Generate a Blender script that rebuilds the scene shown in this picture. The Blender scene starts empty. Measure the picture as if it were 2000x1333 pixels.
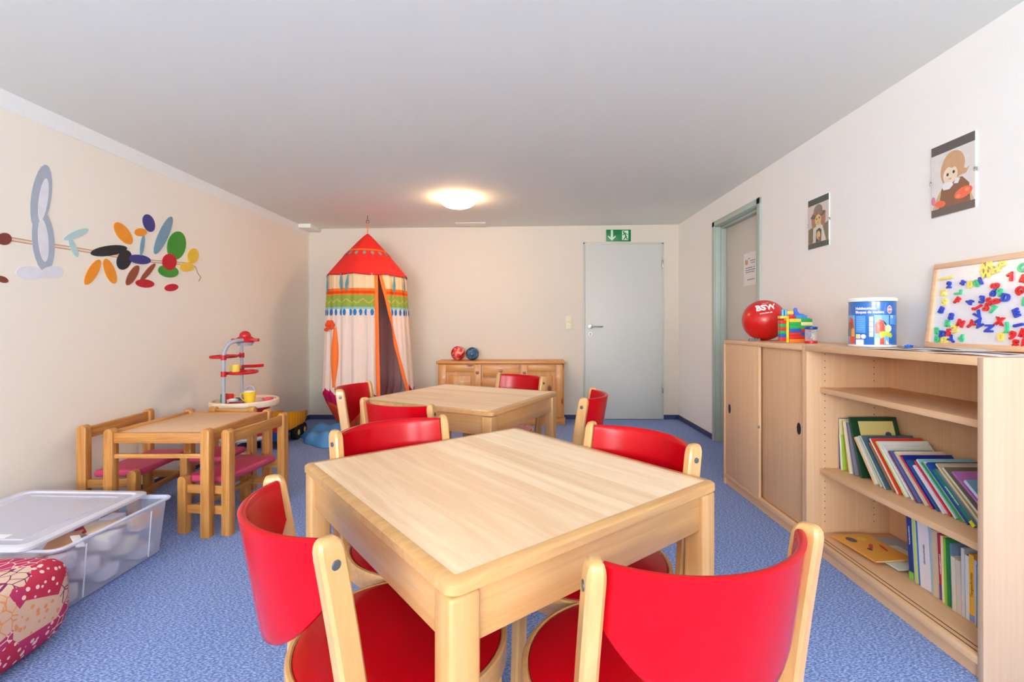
import bpy, bmesh, math, random
from mathutils import Matrix, Vector, Euler
random.seed(7)
R = math.radians
SC = bpy.context.scene
COL = SC.collection

# ---------------------------------------------------------------- camera, world, light, exposure
FPX, CAMZ = 930.0, 1.06
cd = bpy.data.cameras.new('camera'); cam = bpy.data.objects.new('camera', cd); COL.objects.link(cam)
cam.location = (0, 0, CAMZ); cam.rotation_euler = (R(90), 0, 0)
cd.sensor_width = 36; cd.sensor_fit = 'HORIZONTAL'; cd.lens = FPX / 2000 * 36
cd.shift_x = -0.010; cd.shift_y = -0.01475; cd.clip_start = 0.02
SC.camera = cam
SC.view_settings.view_transform = 'Standard'; SC.view_settings.look = 'None'
SC.view_settings.gamma = 1; SC.view_settings.exposure = -0.42
SC.view_settings.use_curve_mapping = False
SC.cycles.max_bounces = 14; SC.cycles.diffuse_bounces = 8; SC.cycles.transparent_max_bounces = 24
SC.cycles.caustics_reflective = False; SC.cycles.caustics_refractive = False

w = bpy.data.worlds.new('world'); SC.world = w; w.use_nodes = True
bg = w.node_tree.nodes['Background']; bg.inputs[0].default_value = (0.72, 0.86, 1.0, 1); bg.inputs[1].default_value = 1.0

def area(name, loc, rot, sx, sy, power, color):
    l = bpy.data.lights.new(name, 'AREA'); l.shape = 'RECTANGLE'; l.size = sx; l.size_y = sy
    l.energy = power; l.color = color
    o = bpy.data.objects.new(name, l); COL.objects.link(o); o.location = loc; o.rotation_euler = rot
    return o
# daylight through the two windows of the rear wall (behind the camera)
area('window_daylight', (-1.25, -3.42, 1.42), (R(146), 0, 0), 1.9, 1.2, 430, (0.91, 0.97, 1.0))
area('window_daylight', (0.95, -3.42, 1.42), (R(146), 0, 0), 1.4, 1.2, 250, (0.92, 0.97, 1.0))

# ---------------------------------------------------------------- materials
def lin(c):
    return tuple(((v / 255) / 12.92 if v <= 10 else (((v / 255) + 0.055) / 1.055) ** 2.4) for v in c)
MC = {}
def nodes_of(m): return m.node_tree.nodes, m.node_tree.links
def mat(name, rgb, rough=0.5, metal=0.0, spec=0.5, bump=0, bscale=60, coat=0.0, emit=None, var=0.0):
    key = (name,)
    if key in MC: return MC[key]
    m = bpy.data.materials.new(name); m.use_nodes = True; N, L = nodes_of(m)
    b = N['Principled BSDF']; c = lin(rgb)
    b.inputs['Base Color'].default_value = (*c, 1); b.inputs['Roughness'].default_value = rough
    b.inputs['Metallic'].default_value = metal; b.inputs['Specular IOR Level'].default_value = spec
    b.inputs['Coat Weight'].default_value = coat; b.inputs['Coat Roughness'].default_value = 0.12
    tc = N.new('ShaderNodeTexCoord')
    no = N.new('ShaderNodeTexNoise'); no.inputs['Scale'].default_value = bscale; no.inputs['Detail'].default_value = 3
    L.new(tc.outputs['Object'], no.inputs['Vector'])
    v = var if var else 0.04
    mx = N.new('ShaderNodeMix'); mx.data_type = 'RGBA'
    mx.inputs['A'].default_value = (*[x * (1 - v) for x in c], 1); mx.inputs['B'].default_value = (*[min(1, x * (1 + v)) for x in c], 1)
    L.new(no.outputs['Fac'], mx.inputs['Factor']); L.new(mx.outputs['Result'], b.inputs['Base Color'])
    if bump:
        bp = N.new('ShaderNodeBump'); bp.inputs['Strength'].default_value = bump; bp.inputs['Distance'].default_value = 0.002
        L.new(no.outputs['Fac'], bp.inputs['Height']); L.new(bp.outputs['Normal'], b.inputs['Normal'])
    if emit:
        b.inputs['Emission Color'].default_value = (*emit[0], 1); b.inputs['Emission Strength'].default_value = emit[1]
    MC[key] = m
    return m

def wood(name, ca, cb, axis=0, rough=0.35, along=1.2, across=22, stave=0.0, knots=None, spec=0.5, coat=0.0, contrast=(0.35, 0.68)):
    m = bpy.data.materials.new(name); m.use_nodes = True; N, L = nodes_of(m)
    b = N['Principled BSDF']; b.inputs['Roughness'].default_value = rough
    b.inputs['Specular IOR Level'].default_value = spec; b.inputs['Coat Weight'].default_value = coat
    tc = N.new('ShaderNodeTexCoord'); oi = N.new('ShaderNodeObjectInfo')
    mp = N.new('ShaderNodeMapping')
    sc = [across] * 3; sc[axis] = along; mp.inputs['Scale'].default_value = sc
    ml = N.new('ShaderNodeMath'); ml.operation = 'MULTIPLY'; ml.inputs[1].default_value = 37.0
    L.new(oi.outputs['Random'], ml.inputs[0])
    cx = N.new('ShaderNodeCombineXYZ'); [L.new(ml.outputs[0], cx.inputs[i]) for i in range(3)]
    L.new(cx.outputs[0], mp.inputs['Location']); L.new(tc.outputs['Object'], mp.inputs['Vector'])
    n1 = N.new('ShaderNodeTexNoise'); n1.inputs['Scale'].default_value = 1.0; n1.inputs['Detail'].default_value = 5
    n1.inputs['Distortion'].default_value = 0.6; n1.inputs['Roughness'].default_value = 0.65
    L.new(mp.outputs[0], n1.inputs['Vector'])
    fac = n1.outputs['Fac']
    if stave:
        sx = N.new('ShaderNodeSeparateXYZ'); L.new(tc.outputs['Object'], sx.inputs[0])
        ax2 = 1 if axis == 0 else 0
        d = N.new('ShaderNodeMath'); d.operation = 'DIVIDE'; d.inputs[1].default_value = stave; L.new(sx.outputs[ax2], d.inputs[0])
        f = N.new('ShaderNodeMath'); f.operation = 'FLOOR'; L.new(d.outputs[0], f.inputs[0])
        wn = N.new('ShaderNodeTexWhiteNoise'); wn.noise_dimensions = '1D'; L.new(f.outputs[0], wn.inputs['W'])
        md = N.new('ShaderNodeMath'); md.operation = 'MULTIPLY_ADD'; md.inputs[1].default_value = 0.34; md.inputs[2].default_value = -0.17
        L.new(wn.outputs['Value'], md.inputs[0])
        ad = N.new('ShaderNodeMath'); ad.operation = 'ADD'; L.new(fac, ad.inputs[0]); L.new(md.outputs[0], ad.inputs[1]); fac = ad.outputs[0]
    cr = N.new('ShaderNodeValToRGB'); cr.color_ramp.elements[0].position = contrast[0]; cr.color_ramp.elements[1].position = contrast[1]
    cr.color_ramp.elements[0].color = (*lin(ca), 1); cr.color_ramp.elements[1].color = (*lin(cb), 1)
    L.new(fac, cr.inputs[0]); out = cr.outputs[0]
    if knots:
        vo = N.new('ShaderNodeTexVoronoi'); vo.inputs['Scale'].default_value = 1.0
        mp2 = N.new('ShaderNodeMapping'); s2 = [9] * 3; s2[axis] = 5; mp2.inputs['Scale'].default_value = s2
        L.new(cx.outputs[0], mp2.inputs['Location']); L.new(tc.outputs['Object'], mp2.inputs['Vector']); L.new(mp2.outputs[0], vo.inputs['Vector'])
        kr = N.new('ShaderNodeValToRGB'); kr.color_ramp.elements[0].position = 0.12; kr.color_ramp.elements[1].position = 0.24
        kr.color_ramp.elements[0].color = (1, 1, 1, 1); kr.color_ramp.elements[1].color = (0, 0, 0, 1)
        L.new(vo.outputs['Distance'], kr.inputs[0])
        mx = N.new('ShaderNodeMix'); mx.data_type = 'RGBA'; L.new(kr.outputs[0], mx.inputs['Factor'])
        L.new(out, mx.inputs['A']); mx.inputs['B'].default_value = (*lin(knots), 1); out = mx.outputs['Result']
    L.new(out, b.inputs['Base Color'])
    bp = N.new('ShaderNodeBump'); bp.inputs['Strength'].default_value = 0.08; bp.inputs['Distance'].default_value = 0.001
    L.new(n1.outputs['Fac'], bp.inputs['Height']); L.new(bp.outputs['Normal'], b.inputs['Normal'])
    return m

def plastic_clear(name, rgb, amount, rough=0.25):
    m = bpy.data.materials.new(name); m.use_nodes = True; N, L = nodes_of(m)
    b = N['Principled BSDF']; b.inputs['Base Color'].default_value = (*lin(rgb), 1); b.inputs['Roughness'].default_value = rough
    t = N.new('ShaderNodeBsdfTransparent'); mx = N.new('ShaderNodeMixShader')
    fr = N.new('ShaderNodeLayerWeight'); fr.inputs['Blend'].default_value = 0.35
    ma = N.new('ShaderNodeMath'); ma.operation = 'MULTIPLY_ADD'; ma.inputs[1].default_value = 0.5; ma.inputs[2].default_value = amount; ma.use_clamp = True
    L.new(fr.outputs['Facing'], ma.inputs[0]); L.new(ma.outputs[0], mx.inputs[0])
    L.new(t.outputs[0], mx.inputs[1]); L.new(b.outputs[0], mx.inputs[2]); L.new(mx.outputs[0], N['Material Output'].inputs['Surface'])
    return m

# ---------------------------------------------------------------- mesh builder
class MB:
    def __init__(s): s.bm = bmesh.new(); s.mi = 0
    def _merge(s, tb, mtx=None):
        if mtx is not None: bmesh.ops.transform(tb, matrix=mtx, verts=tb.verts)
        me = bpy.data.meshes.new('tmp'); tb.to_mesh(me); tb.free()
        n = len(s.bm.faces); s.bm.from_mesh(me); bpy.data.meshes.remove(me)
        s.bm.faces.ensure_lookup_table()
        for f in s.bm.faces[n:]: f.material_index = s.mi
        return s
    def m(s, i): s.mi = i; return s
    def box(s, x0, x1, y0, y1, z0, z1, bev=0.0, seg=2, mtx=None):
        tb = bmesh.new()
        bmesh.ops.create_cube(tb, size=1, matrix=Matrix.Translation(((x0+x1)/2, (y0+y1)/2, (z0+z1)/2)) @ Matrix.Diagonal((abs(x1-x0), abs(y1-y0), abs(z1-z0), 1)))
        if bev: bmesh.ops.bevel(tb, geom=tb.edges[:], offset=bev, segments=seg, affect='EDGES', profile=0.5)
        return s._merge(tb, mtx)
    def prism(s, pts, h0, h1, mtx=None, bev=0.0):
        """polygon pts (x,y) extruded in z from h0 to h1"""
        tb = bmesh.new()
        v0 = [tb.verts.new((x, y, h0)) for x, y in pts]; v1 = [tb.verts.new((x, y, h1)) for x, y in pts]; n = len(pts)
        tb.faces.new(v0[::-1]); tb.faces.new(v1)
        for i in range(n): tb.faces.new((v0[i], v0[(i+1) % n], v1[(i+1) % n], v1[i]))
        bmesh.ops.recalc_face_normals(tb, faces=tb.faces)
        if bev:
            es = [e for e in tb.edges if abs(e.verts[0].co.z - e.verts[1].co.z) < 1e-7]
            bmesh.ops.bevel(tb, geom=es, offset=bev, segments=2, affect='EDGES', profile=0.5)
        return s._merge(tb, mtx)
    def cyl(s, x, y, z0, z1, r, r2=None, seg=24, mtx=None, bev=0.0):
        tb = bmesh.new()
        bmesh.ops.create_cone(tb, cap_ends=True, segments=seg, radius1=r, radius2=r if r2 is None else r2, depth=z1 - z0,
                              matrix=Matrix.Translation((x, y, (z0 + z1) / 2)))
        if bev:
            es = [e for e in tb.edges if abs(e.verts[0].co.z - e.verts[1].co.z) < 1e-7]
            bmesh.ops.bevel(tb, geom=es, offset=bev, segments=3, affect='EDGES', profile=0.5)
        return s._merge(tb, mtx)
    def sphere(s, c, r, sc=(1, 1, 1), mtx=None, u=24, v=16):
        tb = bmesh.new()
        bmesh.ops.create_uvsphere(tb, u_segments=u, v_segments=v, radius=r, matrix=Matrix.Translation(c) @ Matrix.Diagonal((*sc, 1)))
        return s._merge(tb, mtx)
    def lathe(s, prof, c=(0, 0, 0), seg=32, mtx=None, closed=False):
        tb = bmesh.new(); rings = []
        for r, z in prof:
            if r < 1e-6: rings.append([tb.verts.new((c[0], c[1], c[2] + z))])
            else: rings.append([tb.verts.new((c[0] + r * math.cos(2*math.pi*i/seg), c[1] + r * math.sin(2*math.pi*i/seg), c[2] + z)) for i in range(seg)])
        if closed: rings.append(rings[0])
        for a, b in zip(rings, rings[1:]):
            for i in range(seg):
                j = (i + 1) % seg
                if len(a) == 1 and len(b) > 1: tb.faces.new((a[0], b[j], b[i]))
                elif len(b) == 1 and len(a) > 1: tb.faces.new((a[i], a[j], b[0]))
                elif len(a) > 1: tb.faces.new((a[i], a[j], b[j], b[i]))
        bmesh.ops.recalc_face_normals(tb, faces=tb.faces)
        return s._merge(tb, mtx)
    def tube(s, pts, r, seg=10, mtx=None):
        tb = bmesh.new(); rings = []; pts = [Vector(p) for p in pts]
        if len(pts) >= 4 and len(pts) < 12 and not isinstance(r, (list, tuple)):      # smooth the bends
            q = [pts[0]] + pts + [pts[-1]]; out = []
            for i in range(1, len(q) - 2):
                p0, p1, p2, p3 = q[i-1:i+3]
                for k in range(4):
                    u = k / 4; out.append(0.5*((2*p1) + (p2-p0)*u + (2*p0-5*p1+4*p2-p3)*u*u + (3*p1-p0-3*p2+p3)*u**3))
            pts = out + [pts[-1]]
        a = None
        for i, p in enumerate(pts):
            t = (pts[min(i+1, len(pts)-1)] - pts[max(i-1, 0)]).normalized()
            if a is None: a = t.orthogonal()
            a = (a - t * a.dot(t)).normalized(); b = t.cross(a)
            rr = r[i] if isinstance(r, (list, tuple)) else r
            rings.append([tb.verts.new(p + rr * (math.cos(2*math.pi*k/seg) * a + math.sin(2*math.pi*k/seg) * b)) for k in range(seg)])
        for a, b in zip(rings, rings[1:]):
            for k in range(seg): tb.faces.new((a[k], a[(k+1) % seg], b[(k+1) % seg], b[k]))
        tb.faces.new(rings[0][::-1]); tb.faces.new(rings[-1])
        bmesh.ops.recalc_face_normals(tb, faces=tb.faces)
        return s._merge(tb, mtx)
    def sweep(s, path, wx, dy, bev=0.006, rot=0.0):
        """vertical bar: path of (x,y,z) centres, rectangular section wx (x) by dy (y)"""
        tb = bmesh.new(); rings = []; c = bev
        sec = [(-wx/2+c, -dy/2), (wx/2-c, -dy/2), (wx/2, -dy/2+c), (wx/2, dy/2-c), (wx/2-c, dy/2), (-wx/2+c, dy/2), (-wx/2, dy/2-c), (-wx/2, -dy/2+c)]
        cr, sr = math.cos(R(rot)), math.sin(R(rot)); sec = [(cr*a - sr*b, sr*a + cr*b) for a, b in sec]
        for (x, y, z, k) in path: rings.append([tb.verts.new((x + a*k, y + b*k, z)) for a, b in sec])
        for a, b in zip(rings, rings[1:]):
            for i in range(8): tb.faces.new((a[i], a[(i+1) % 8], b[(i+1) % 8], b[i]))
        tb.faces.new(rings[0][::-1]); tb.faces.new(rings[-1])
        bmesh.ops.recalc_face_normals(tb, faces=tb.faces)
        return s._merge(tb)
    def grid(s, fn, nu, nv, thick=0.0, closed_u=False):
        """surface fn(u,v)->Vector, u,v in 0..1; thick gives a second offset skin"""
        tb = bmesh.new(); V = [[tb.verts.new(fn(i / nu, j / nv)) for j in range(nv + 1)] for i in range(nu + (0 if closed_u else 1))]
        n = len(V)
        for i in range(nu):
            for j in range(nv): tb.faces.new((V[i][j], V[(i+1) % n][j], V[(i+1) % n][j+1], V[i][j+1]))
        bmesh.ops.recalc_face_normals(tb, faces=tb.faces)
        if thick: bmesh.ops.solidify(tb, geom=tb.faces[:], thickness=thick)
        return s._merge(tb)
    def text(s, txt, size, depth, mtx, bold=0.0, align='CENTER', narrow=1.0):
        cu = bpy.data.curves.new('t', 'FONT'); cu.body = txt; cu.size = size; cu.extrude = depth / 2; cu.offset = bold
        cu.align_x = align; cu.align_y = 'CENTER'; cu.resolution_u = 3
        ob = bpy.data.objects.new('t', cu); COL.objects.link(ob)
        dg = bpy.context.evaluated_depsgraph_get(); me = bpy.data.meshes.new_from_object(ob.evaluated_get(dg))
        bpy.data.objects.remove(ob); bpy.data.curves.remove(cu)
        tb = bmesh.new(); tb.from_mesh(me); bpy.data.meshes.remove(me)
        bmesh.ops.transform(tb, matrix=Matrix.Diagonal((narrow, 1, 1, 1)), verts=tb.verts)
        return s._merge(tb, mtx)
    def build(s, name, mats, parent=None, smooth=True, angle=35):
        me = bpy.data.meshes.new(name); s.bm.to_mesh(me); s.bm.free()
        for mm in (mats if isinstance(mats, (list, tuple)) else [mats]): me.materials.append(mm)
        if smooth:
            for p in me.polygons: p.use_smooth = True
            me.set_sharp_from_angle(angle=R(angle))
        o = bpy.data.objects.new(name, me); COL.objects.link(o)
        if parent is not None: o.parent = parent
        return o

def thing(name, label, cat, loc=(0, 0, 0), rotz=0.0, group=None, rot=None):
    o = bpy.data.objects.new(name, None); COL.objects.link(o); o.empty_display_size = 0.05
    o.location = loc; o.rotation_euler = rot if rot is not None else (0, 0, rotz)
    o['label'] = label; o['category'] = cat
    if group: o['group'] = group
    return o
def tag(o, label, cat, group=None):
    o['label'] = label; o['category'] = cat
    if group: o['group'] = group
    return o
def struct(o): o['kind'] = 'structure'; return o
def dup(root, loc, rotz, label, group=None):
    r = root.copy(); COL.objects.link(r); r.location = loc; r.rotation_euler = (0, 0, rotz); r['label'] = label
    if group: r['group'] = group
    for ch in list(root.children):
        c = ch.copy(); COL.objects.link(c); c.parent = r
        for g in list(ch.children):
            d = g.copy(); COL.objects.link(d); d.parent = c
    return r

def rounded_rect(x0, x1, y0, y1, r, n=5):
    pts = []
    for cx, cy, a0 in ((x1-r, y0+r, -90), (x1-r, y1-r, 0), (x0+r, y1-r, 90), (x0+r, y0+r, 180)):
        for i in range(n + 1):
            a = R(a0 + 90 * i / n); pts.append((cx + r * math.cos(a), cy + r * math.sin(a)))
    return pts
def ellipse(cx, cy, rx, ry, n=20, rot=0):
    c, s_ = math.cos(R(rot)), math.sin(R(rot)); out = []
    for i in range(n):
        a = 2 * math.pi * i / n; x, y = rx * math.cos(a), ry * math.sin(a)
        out.append((cx + c*x - s_*y, cy + s_*x + c*y))
    return out

# ---------------------------------------------------------------- room shell
XL, XR, YB, YR = -2.42, 1.776, 5.41, -3.25
ZL, ZR = 2.162, 2.212           # the ceiling is a touch lower along the left wall
def zc(x): return ZL + (ZR - ZL) * (x - XL) / (XR - XL)

def wall_mat(name, rgb, b=0.25):
    return mat(name, rgb, rough=0.85, spec=0.2, bump=b, bscale=220, var=0.015)
M_wall = wall_mat('white_woodchip_paint', (244, 241, 236))
M_cream = wall_mat('cream_paint', (244, 236, 222), 0.12)
M_wallb = wall_mat('lamp_toned_white_paint', (220, 211, 198))  # same white paint; lamp warmth painted in, darkened against the strong light here
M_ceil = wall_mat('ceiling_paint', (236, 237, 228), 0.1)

def carpet():
    m = bpy.data.materials.new('blue_carpet'); m.use_nodes = True; N, L = nodes_of(m)
    b = N['Principled BSDF']; b.inputs['Roughness'].default_value = 0.95; b.inputs['Specular IOR Level'].default_value = 0.1
    tc = N.new('ShaderNodeTexCoord')
    mp = N.new('ShaderNodeMapping'); mp.inputs['Rotation'].default_value = (0, 0, R(28)); mp.inputs['Scale'].default_value = (85, 230, 1)
    L.new(tc.outputs['Object'], mp.inputs[0])
    n1 = N.new('ShaderNodeTexNoise'); n1.inputs['Scale'].default_value = 1; n1.inputs['Detail'].default_value = 2; n1.inputs['Roughness'].default_value = 0.6
    L.new(mp.outputs[0], n1.inputs['Vector'])
    mp2 = N.new('ShaderNodeMapping'); mp2.inputs['Rotation'].default_value = (0, 0, R(-50)); mp2.inputs['Scale'].default_value = (110, 270, 1)
    L.new(tc.outputs['Object'], mp2.inputs[0])
    n2 = N.new('ShaderNodeTexNoise'); n2.inputs['Scale'].default_value = 1; n2.inputs['Detail'].default_value = 1
    L.new(mp2.outputs[0], n2.inputs['Vector'])
    ad = N.new('ShaderNodeMath'); ad.operation = 'MULTIPLY'; L.new(n1.outputs['Fac'], ad.inputs[0]); L.new(n2.outputs['Fac'], ad.inputs[1])
    cr = N.new('ShaderNodeValToRGB'); e = cr.color_ramp.elements
    e[0].position = 0.16; e[0].color = (*lin((94, 114, 172)), 1); e[1].position = 0.36; e[1].color = (*lin((172, 191, 234)), 1)
    x = e.new(0.26); x.color = (*lin((130, 152, 206)), 1)
    L.new(ad.outputs[0], cr.inputs[0]); L.new(cr.outputs[0], b.inputs['Base Color'])
    bp = N.new('ShaderNodeBump'); bp.inputs['Strength'].default_value = 0.5; bp.inputs['Distance'].default_value = 0.003
    L.new(ad.outputs[0], bp.inputs['Height']); L.new(bp.outputs['Normal'], b.inputs['Normal'])
    return m
struct(MB().box(XL-0.15, XR+0.3, YR-0.2, YB+0.15, -0.08, 0.0).build('floor', carpet(), smooth=False))
b = MB(); tb = bmesh.new()
x0, x1, y0, y1 = XL-0.15, XR+0.3, YR-0.2, YB+0.15
vs = [tb.verts.new((x, y, zc(x) + dz)) for dz in (0, 0.1) for x, y in ((x0, y0), (x1, y0), (x1, y1), (x0, y1))]
for f in ((3,2,1,0),(4,5,6,7),(0,1,5,4),(1,2,6,5),(2,3,7,6),(3,0,4,7)): tb.faces.new([vs[i] for i in f])
b._merge(tb); struct(b.build('ceiling', M_ceil, smooth=False))
HC = 2.24
struct(MB().box(XL-0.12, XL, YR-0.1, YB+0.12, 0, HC).build('wall_left', M_cream, smooth=False))
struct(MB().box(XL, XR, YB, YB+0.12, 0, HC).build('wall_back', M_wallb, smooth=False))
# right wall with the doorway opening (y 3.575 .. 4.39, up to 1.985)
DY0, DY1, DZ = 3.578, 4.388, 1.985
b = MB(); b.box(XR, XR+0.24, YR-0.1, DY0, 0, HC); b.box(XR, XR+0.24, DY1, YB+0.12, 0, HC); b.box(XR, XR+0.24, DY0, DY1, DZ, HC)
struct(b.build('wall_right', M_wall, smooth=False))
# rear wall with two window openings
b = MB(); zs0, zs1 = 0.82, 2.02
WX = ((-2.22, -0.28), (0.24, 1.66))
b.box(XL-0.12, XR+0.1, YR-0.12, YR, 0, zs0); b.box(XL-0.12, XR+0.1, YR-0.12, YR, zs1, HC)
b.box(XL-0.12, WX[0][0], YR-0.12, YR, zs0, zs1); b.box(WX[0][1], WX[1][0], YR-0.12, YR, zs0, zs1); b.box(WX[1][1], XR+0.1, YR-0.12, YR, zs0, zs1)
struct(b.build('wall_rear', M_wall, smooth=False))
M_wp = mat('white_window_frame', (240, 240, 238), 0.35)
for n, (a, c) in enumerate(WX):
    b = MB()
    for xx in (a, (a + c) / 2 - 0.03, c - 0.06): b.box(xx, xx + 0.06, YR-0.09, YR-0.03, zs0, zs1, 0.004)
    for zz in (zs0, zs1 - 0.06): b.box(a, c, YR-0.09, YR-0.03, zz, zz + 0.06, 0.004)
    struct(b.build('window_%d' % (n + 1), M_wp))
# baseboards
M_base = mat('navy_carpet_skirting', (62, 68, 112), 0.8, bump=0.3, bscale=300)
struct(MB().box(XL, 0.690, YB-0.008, YB, 0, 0.05, 0.001).box(1.600, XR, YB-0.008, YB, 0, 0.05, 0.001).build('baseboard_back', M_base))
struct(MB().box(XL, XL+0.008, YR, YB-0.008, 0, 0.05, 0.001).build('baseboard_left', M_base))
struct(MB().box(XR-0.008, XR, YR, DY0-0.03, 0, 0.05, 0.001).box(XR-0.008, XR, DY1+0.04, YB-0.008, 0, 0.05, 0.001).build('baseboard_right', M_base))
# white painted band along the top of the cream wall, pipe casing in the far corner, ceiling hatch
struct(MB().box(XL, XL+0.003, YR, YB, 2.075, 2.17).build('trim_1', mat('band_white', (240, 240, 238), 0.8), smooth=False))
struct(MB().box(XL+0.003, -2.285, 5.14, YB, 2.122, 2.168, 0.004).build('trim_2', mat('casing_white', (240, 238, 230), 0.6)))
struct(MB().box(-0.73, -0.40, 5.17, 5.395, 2.1795, 2.188, 0.001).build('trim_3', M_ceil))
# a narrow white strip where the cream paint stops at the far corner
struct(MB().box(XL, XL+0.002, YB-0.02, YB, 0.05, 2.12).build('trim_4', M_wall, smooth=False))

# ---------------------------------------------------------------- doors
M_door = mat('pale_grey_door', (206, 207, 202), 0.45, var=0.012, bscale=12)
M_frame = mat('door_frame_grey', (196, 198, 192), 0.4)
M_steel = mat('brushed_steel', (190, 190, 186), 0.25, metal=1.0)
M_white = mat('white_plastic', (240, 240, 236), 0.35)
M_black = mat('black_plastic', (22, 22, 24), 0.4)
def door_back():
    t = bpy.data.objects.new('door_1', None); COL.objects.link(t); struct(t); t.location = (0, YB, 0)
    MB().box(0.692, 0.712, -0.018, 0, 0, 2.005, 0.002).box(1.582, 1.602, -0.018, 0, 0, 2.005, 0.002).box(0.692, 1.602, -0.018, 0, 1.988, 2.008, 0.002).build('door_frame', M_frame, t)
    MB().box(0.713, 1.581, -0.022, -0.002, 0.006, 1.987, 0.002).build('door_leaf', M_door, t)
    h = MB(); rx = Matrix.Translation((0.772, -0.022, 1.054)) @ Matrix.Rotation(R(90), 4, 'X')
    h.cyl(0, 0, 0, 0.008, 0.026, mtx=rx, bev=0.002); h.cyl(0, 0, 0.008, 0.045, 0.009, mtx=rx)
    h.tube([(0.772, -0.064, 1.054), (0.80, -0.068, 1.054), (0.89, -0.066, 1.053), (0.905, -0.050, 1.053)], 0.009)
    h.build('door_handle', M_steel, t)
    k = MB(); k.cyl(0, 0, 0, 0.006, 0.024, mtx=Matrix.Translation((0.770, -0.022, 0.967)) @ Matrix.Rotation(R(90), 4, 'X'), bev=0.002)
    ko = k.build('keyhole_plate', M_white, t)
    MB().cyl(0, 0, 0.006, 0.0066, 0.006, mtx=Matrix.Translation((0.770, -0.022, 0.970)) @ Matrix.Rotation(R(90), 4, 'X')).box(0.767, 0.773, -0.0286, -0.028, 0.956, 0.969).build('keyhole', M_black, ko)
    for z in (0.30, 1.72): MB().cyl(1.590, -0.026, z, z+0.085, 0.008, bev=0.002).build('hinge', M_steel, t)
door_back()
def door_right():
    t = bpy.data.objects.new('door_2', None); COL.objects.link(t); struct(t); t.location = (XR, 0, 0)
    G = mat('sage_grey_steel_frame', (178, 190, 180), 0.35)
    b = MB()
    for y0, y1 in ((DY0-0.04, DY0+0.012), (DY1-0.012, DY1+0.04)): b.box(-0.012, 0.0, y0, y1, 0, DZ+0.035, 0.003)
    b.box(-0.012, 0.0, DY0-0.04, DY1+0.04, DZ-0.012, DZ+0.035, 0.003)
    for y0, y1 in ((DY0, DY0+0.016), (DY1-0.016, DY1)):
        b.box(0.0, 0.20, y0, y1, 0, DZ, 0.002)
    b.box(0.0, 0.20, DY0, DY1, DZ-0.016, DZ, 0.002)
    for y0, y1 in ((DY0+0.016, DY0+0.032), (DY1-0.032, DY1-0.016)): b.box(0.045, 0.095, y0, y1, 0, DZ-0.016, 0.002)
    b.box(0.045, 0.095, DY0, DY1, DZ-0.034, DZ-0.016, 0.002)
    b.build('door_frame', G, t)
    MB().box(0.096, 0.136, DY0+0.018, DY1-0.018, 0.006, DZ-0.018, 0.002).build('door_leaf', mat('warm_grey_door', (214, 208, 200), 0.5, var=0.01, bscale=10), t)
door_right()
# paper notice on the right door
t = thing('paper_notice', 'white paper notice with small picture and printed lines, taped to the side door', 'notice', (XR+0.0955, 3.915, 1.53))
MB().box(-0.0008, 0, -0.105, 0.105, -0.135, 0.135).build('sheet', mat('paper_white', (235, 232, 228), 0.7), t, smooth=False)
b = MB()
for z, ya, yb_ in ((0.085, 0.0, 0.03), (0.065, -0.09, -0.005), (0.047, -0.085, -0.02), (0.010, -0.08, -0.06), (0.010, -0.045, 0.075), (-0.008, -0.09, 0.08), (-0.026, -0.075, 0.075), (-0.088, -0.08, 0.05)):
    y = ya
    while y < yb_ - 0.004:
        l = random.uniform(0.008, 0.02); b.box(-0.0012, -0.0008, y, min(y + l, yb_), z - 0.0035, z + 0.0035); y += l + 0.004
b.build('printed_text', mat('ink_grey', (105, 98, 96), 0.7), t, smooth=False)
b = MB(); mt = Matrix.Translation((-0.0009, 0.055, 0.06)) @ Matrix.Rotation(R(90), 4, 'Z') @ Matrix.Rotation(R(90), 4, 'X')
b.prism(ellipse(0.0, -0.012, 0.028, 0.012), 0, 0.0005, mtx=mt); b.m(1).prism(ellipse(-0.014, 0.004, 0.008, 0.016), 0, 0.0008, mtx=mt).m(2).prism(ellipse(0.012, 0.006, 0.007, 0.018), 0, 0.0008, mtx=mt)
b.build('printed_picture', [mat('ink_sand', (222, 178, 128), 0.7), mat('ink_salmon', (206, 150, 120), 0.7), mat('ink_brown', (120, 96, 78), 0.7)], t, smooth=False)

# ---------------------------------------------------------------- exit sign, switch, lamp
t = thing('exit_sign', 'green emergency exit sign with white arrow and running figure above the white door', 'sign', (1.093, YB-0.001, 2.087))
GR = mat('sign_green', (0, 122, 62), 0.4); GW = mat('sign_glow_white', (200, 238, 205), 0.5); GD = mat('sign_dark_green', (22, 84, 44), 0.4)
MB().box(-0.14, 0.14, -0.004, 0, -0.067, 0.067, 0.001).build('panel', GR, t)
FX = Matrix.Rotation(R(90), 4, 'X')
b = MB(); z0, z1 = 0.004, 0.0048
b.prism([(-0.088, 0.062), (-0.063, 0.062), (-0.063, -0.026), (-0.046, -0.009), (-0.033, 0.0), (-0.033, -0.016), (-0.0755, -0.060), (-0.118, -0.016), (-0.118, 0.0), (-0.105, -0.009), (-0.088, -0.026)], z0, z1, mtx=FX)
b.build('arrow', GW, t, smooth=False)
b = MB(); b.prism([(0.040, -0.052), (0.112, -0.052), (0.112, 0.056), (0.040, 0.056)], z0, z1, mtx=FX); dp = b.build('doorway_symbol', GW, t, smooth=False)
b = MB(); z0, z1 = 0.0048, 0.0056
b.prism(ellipse(0.058, 0.040, 0.009, 0.010), z0, z1, mtx=FX)
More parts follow.
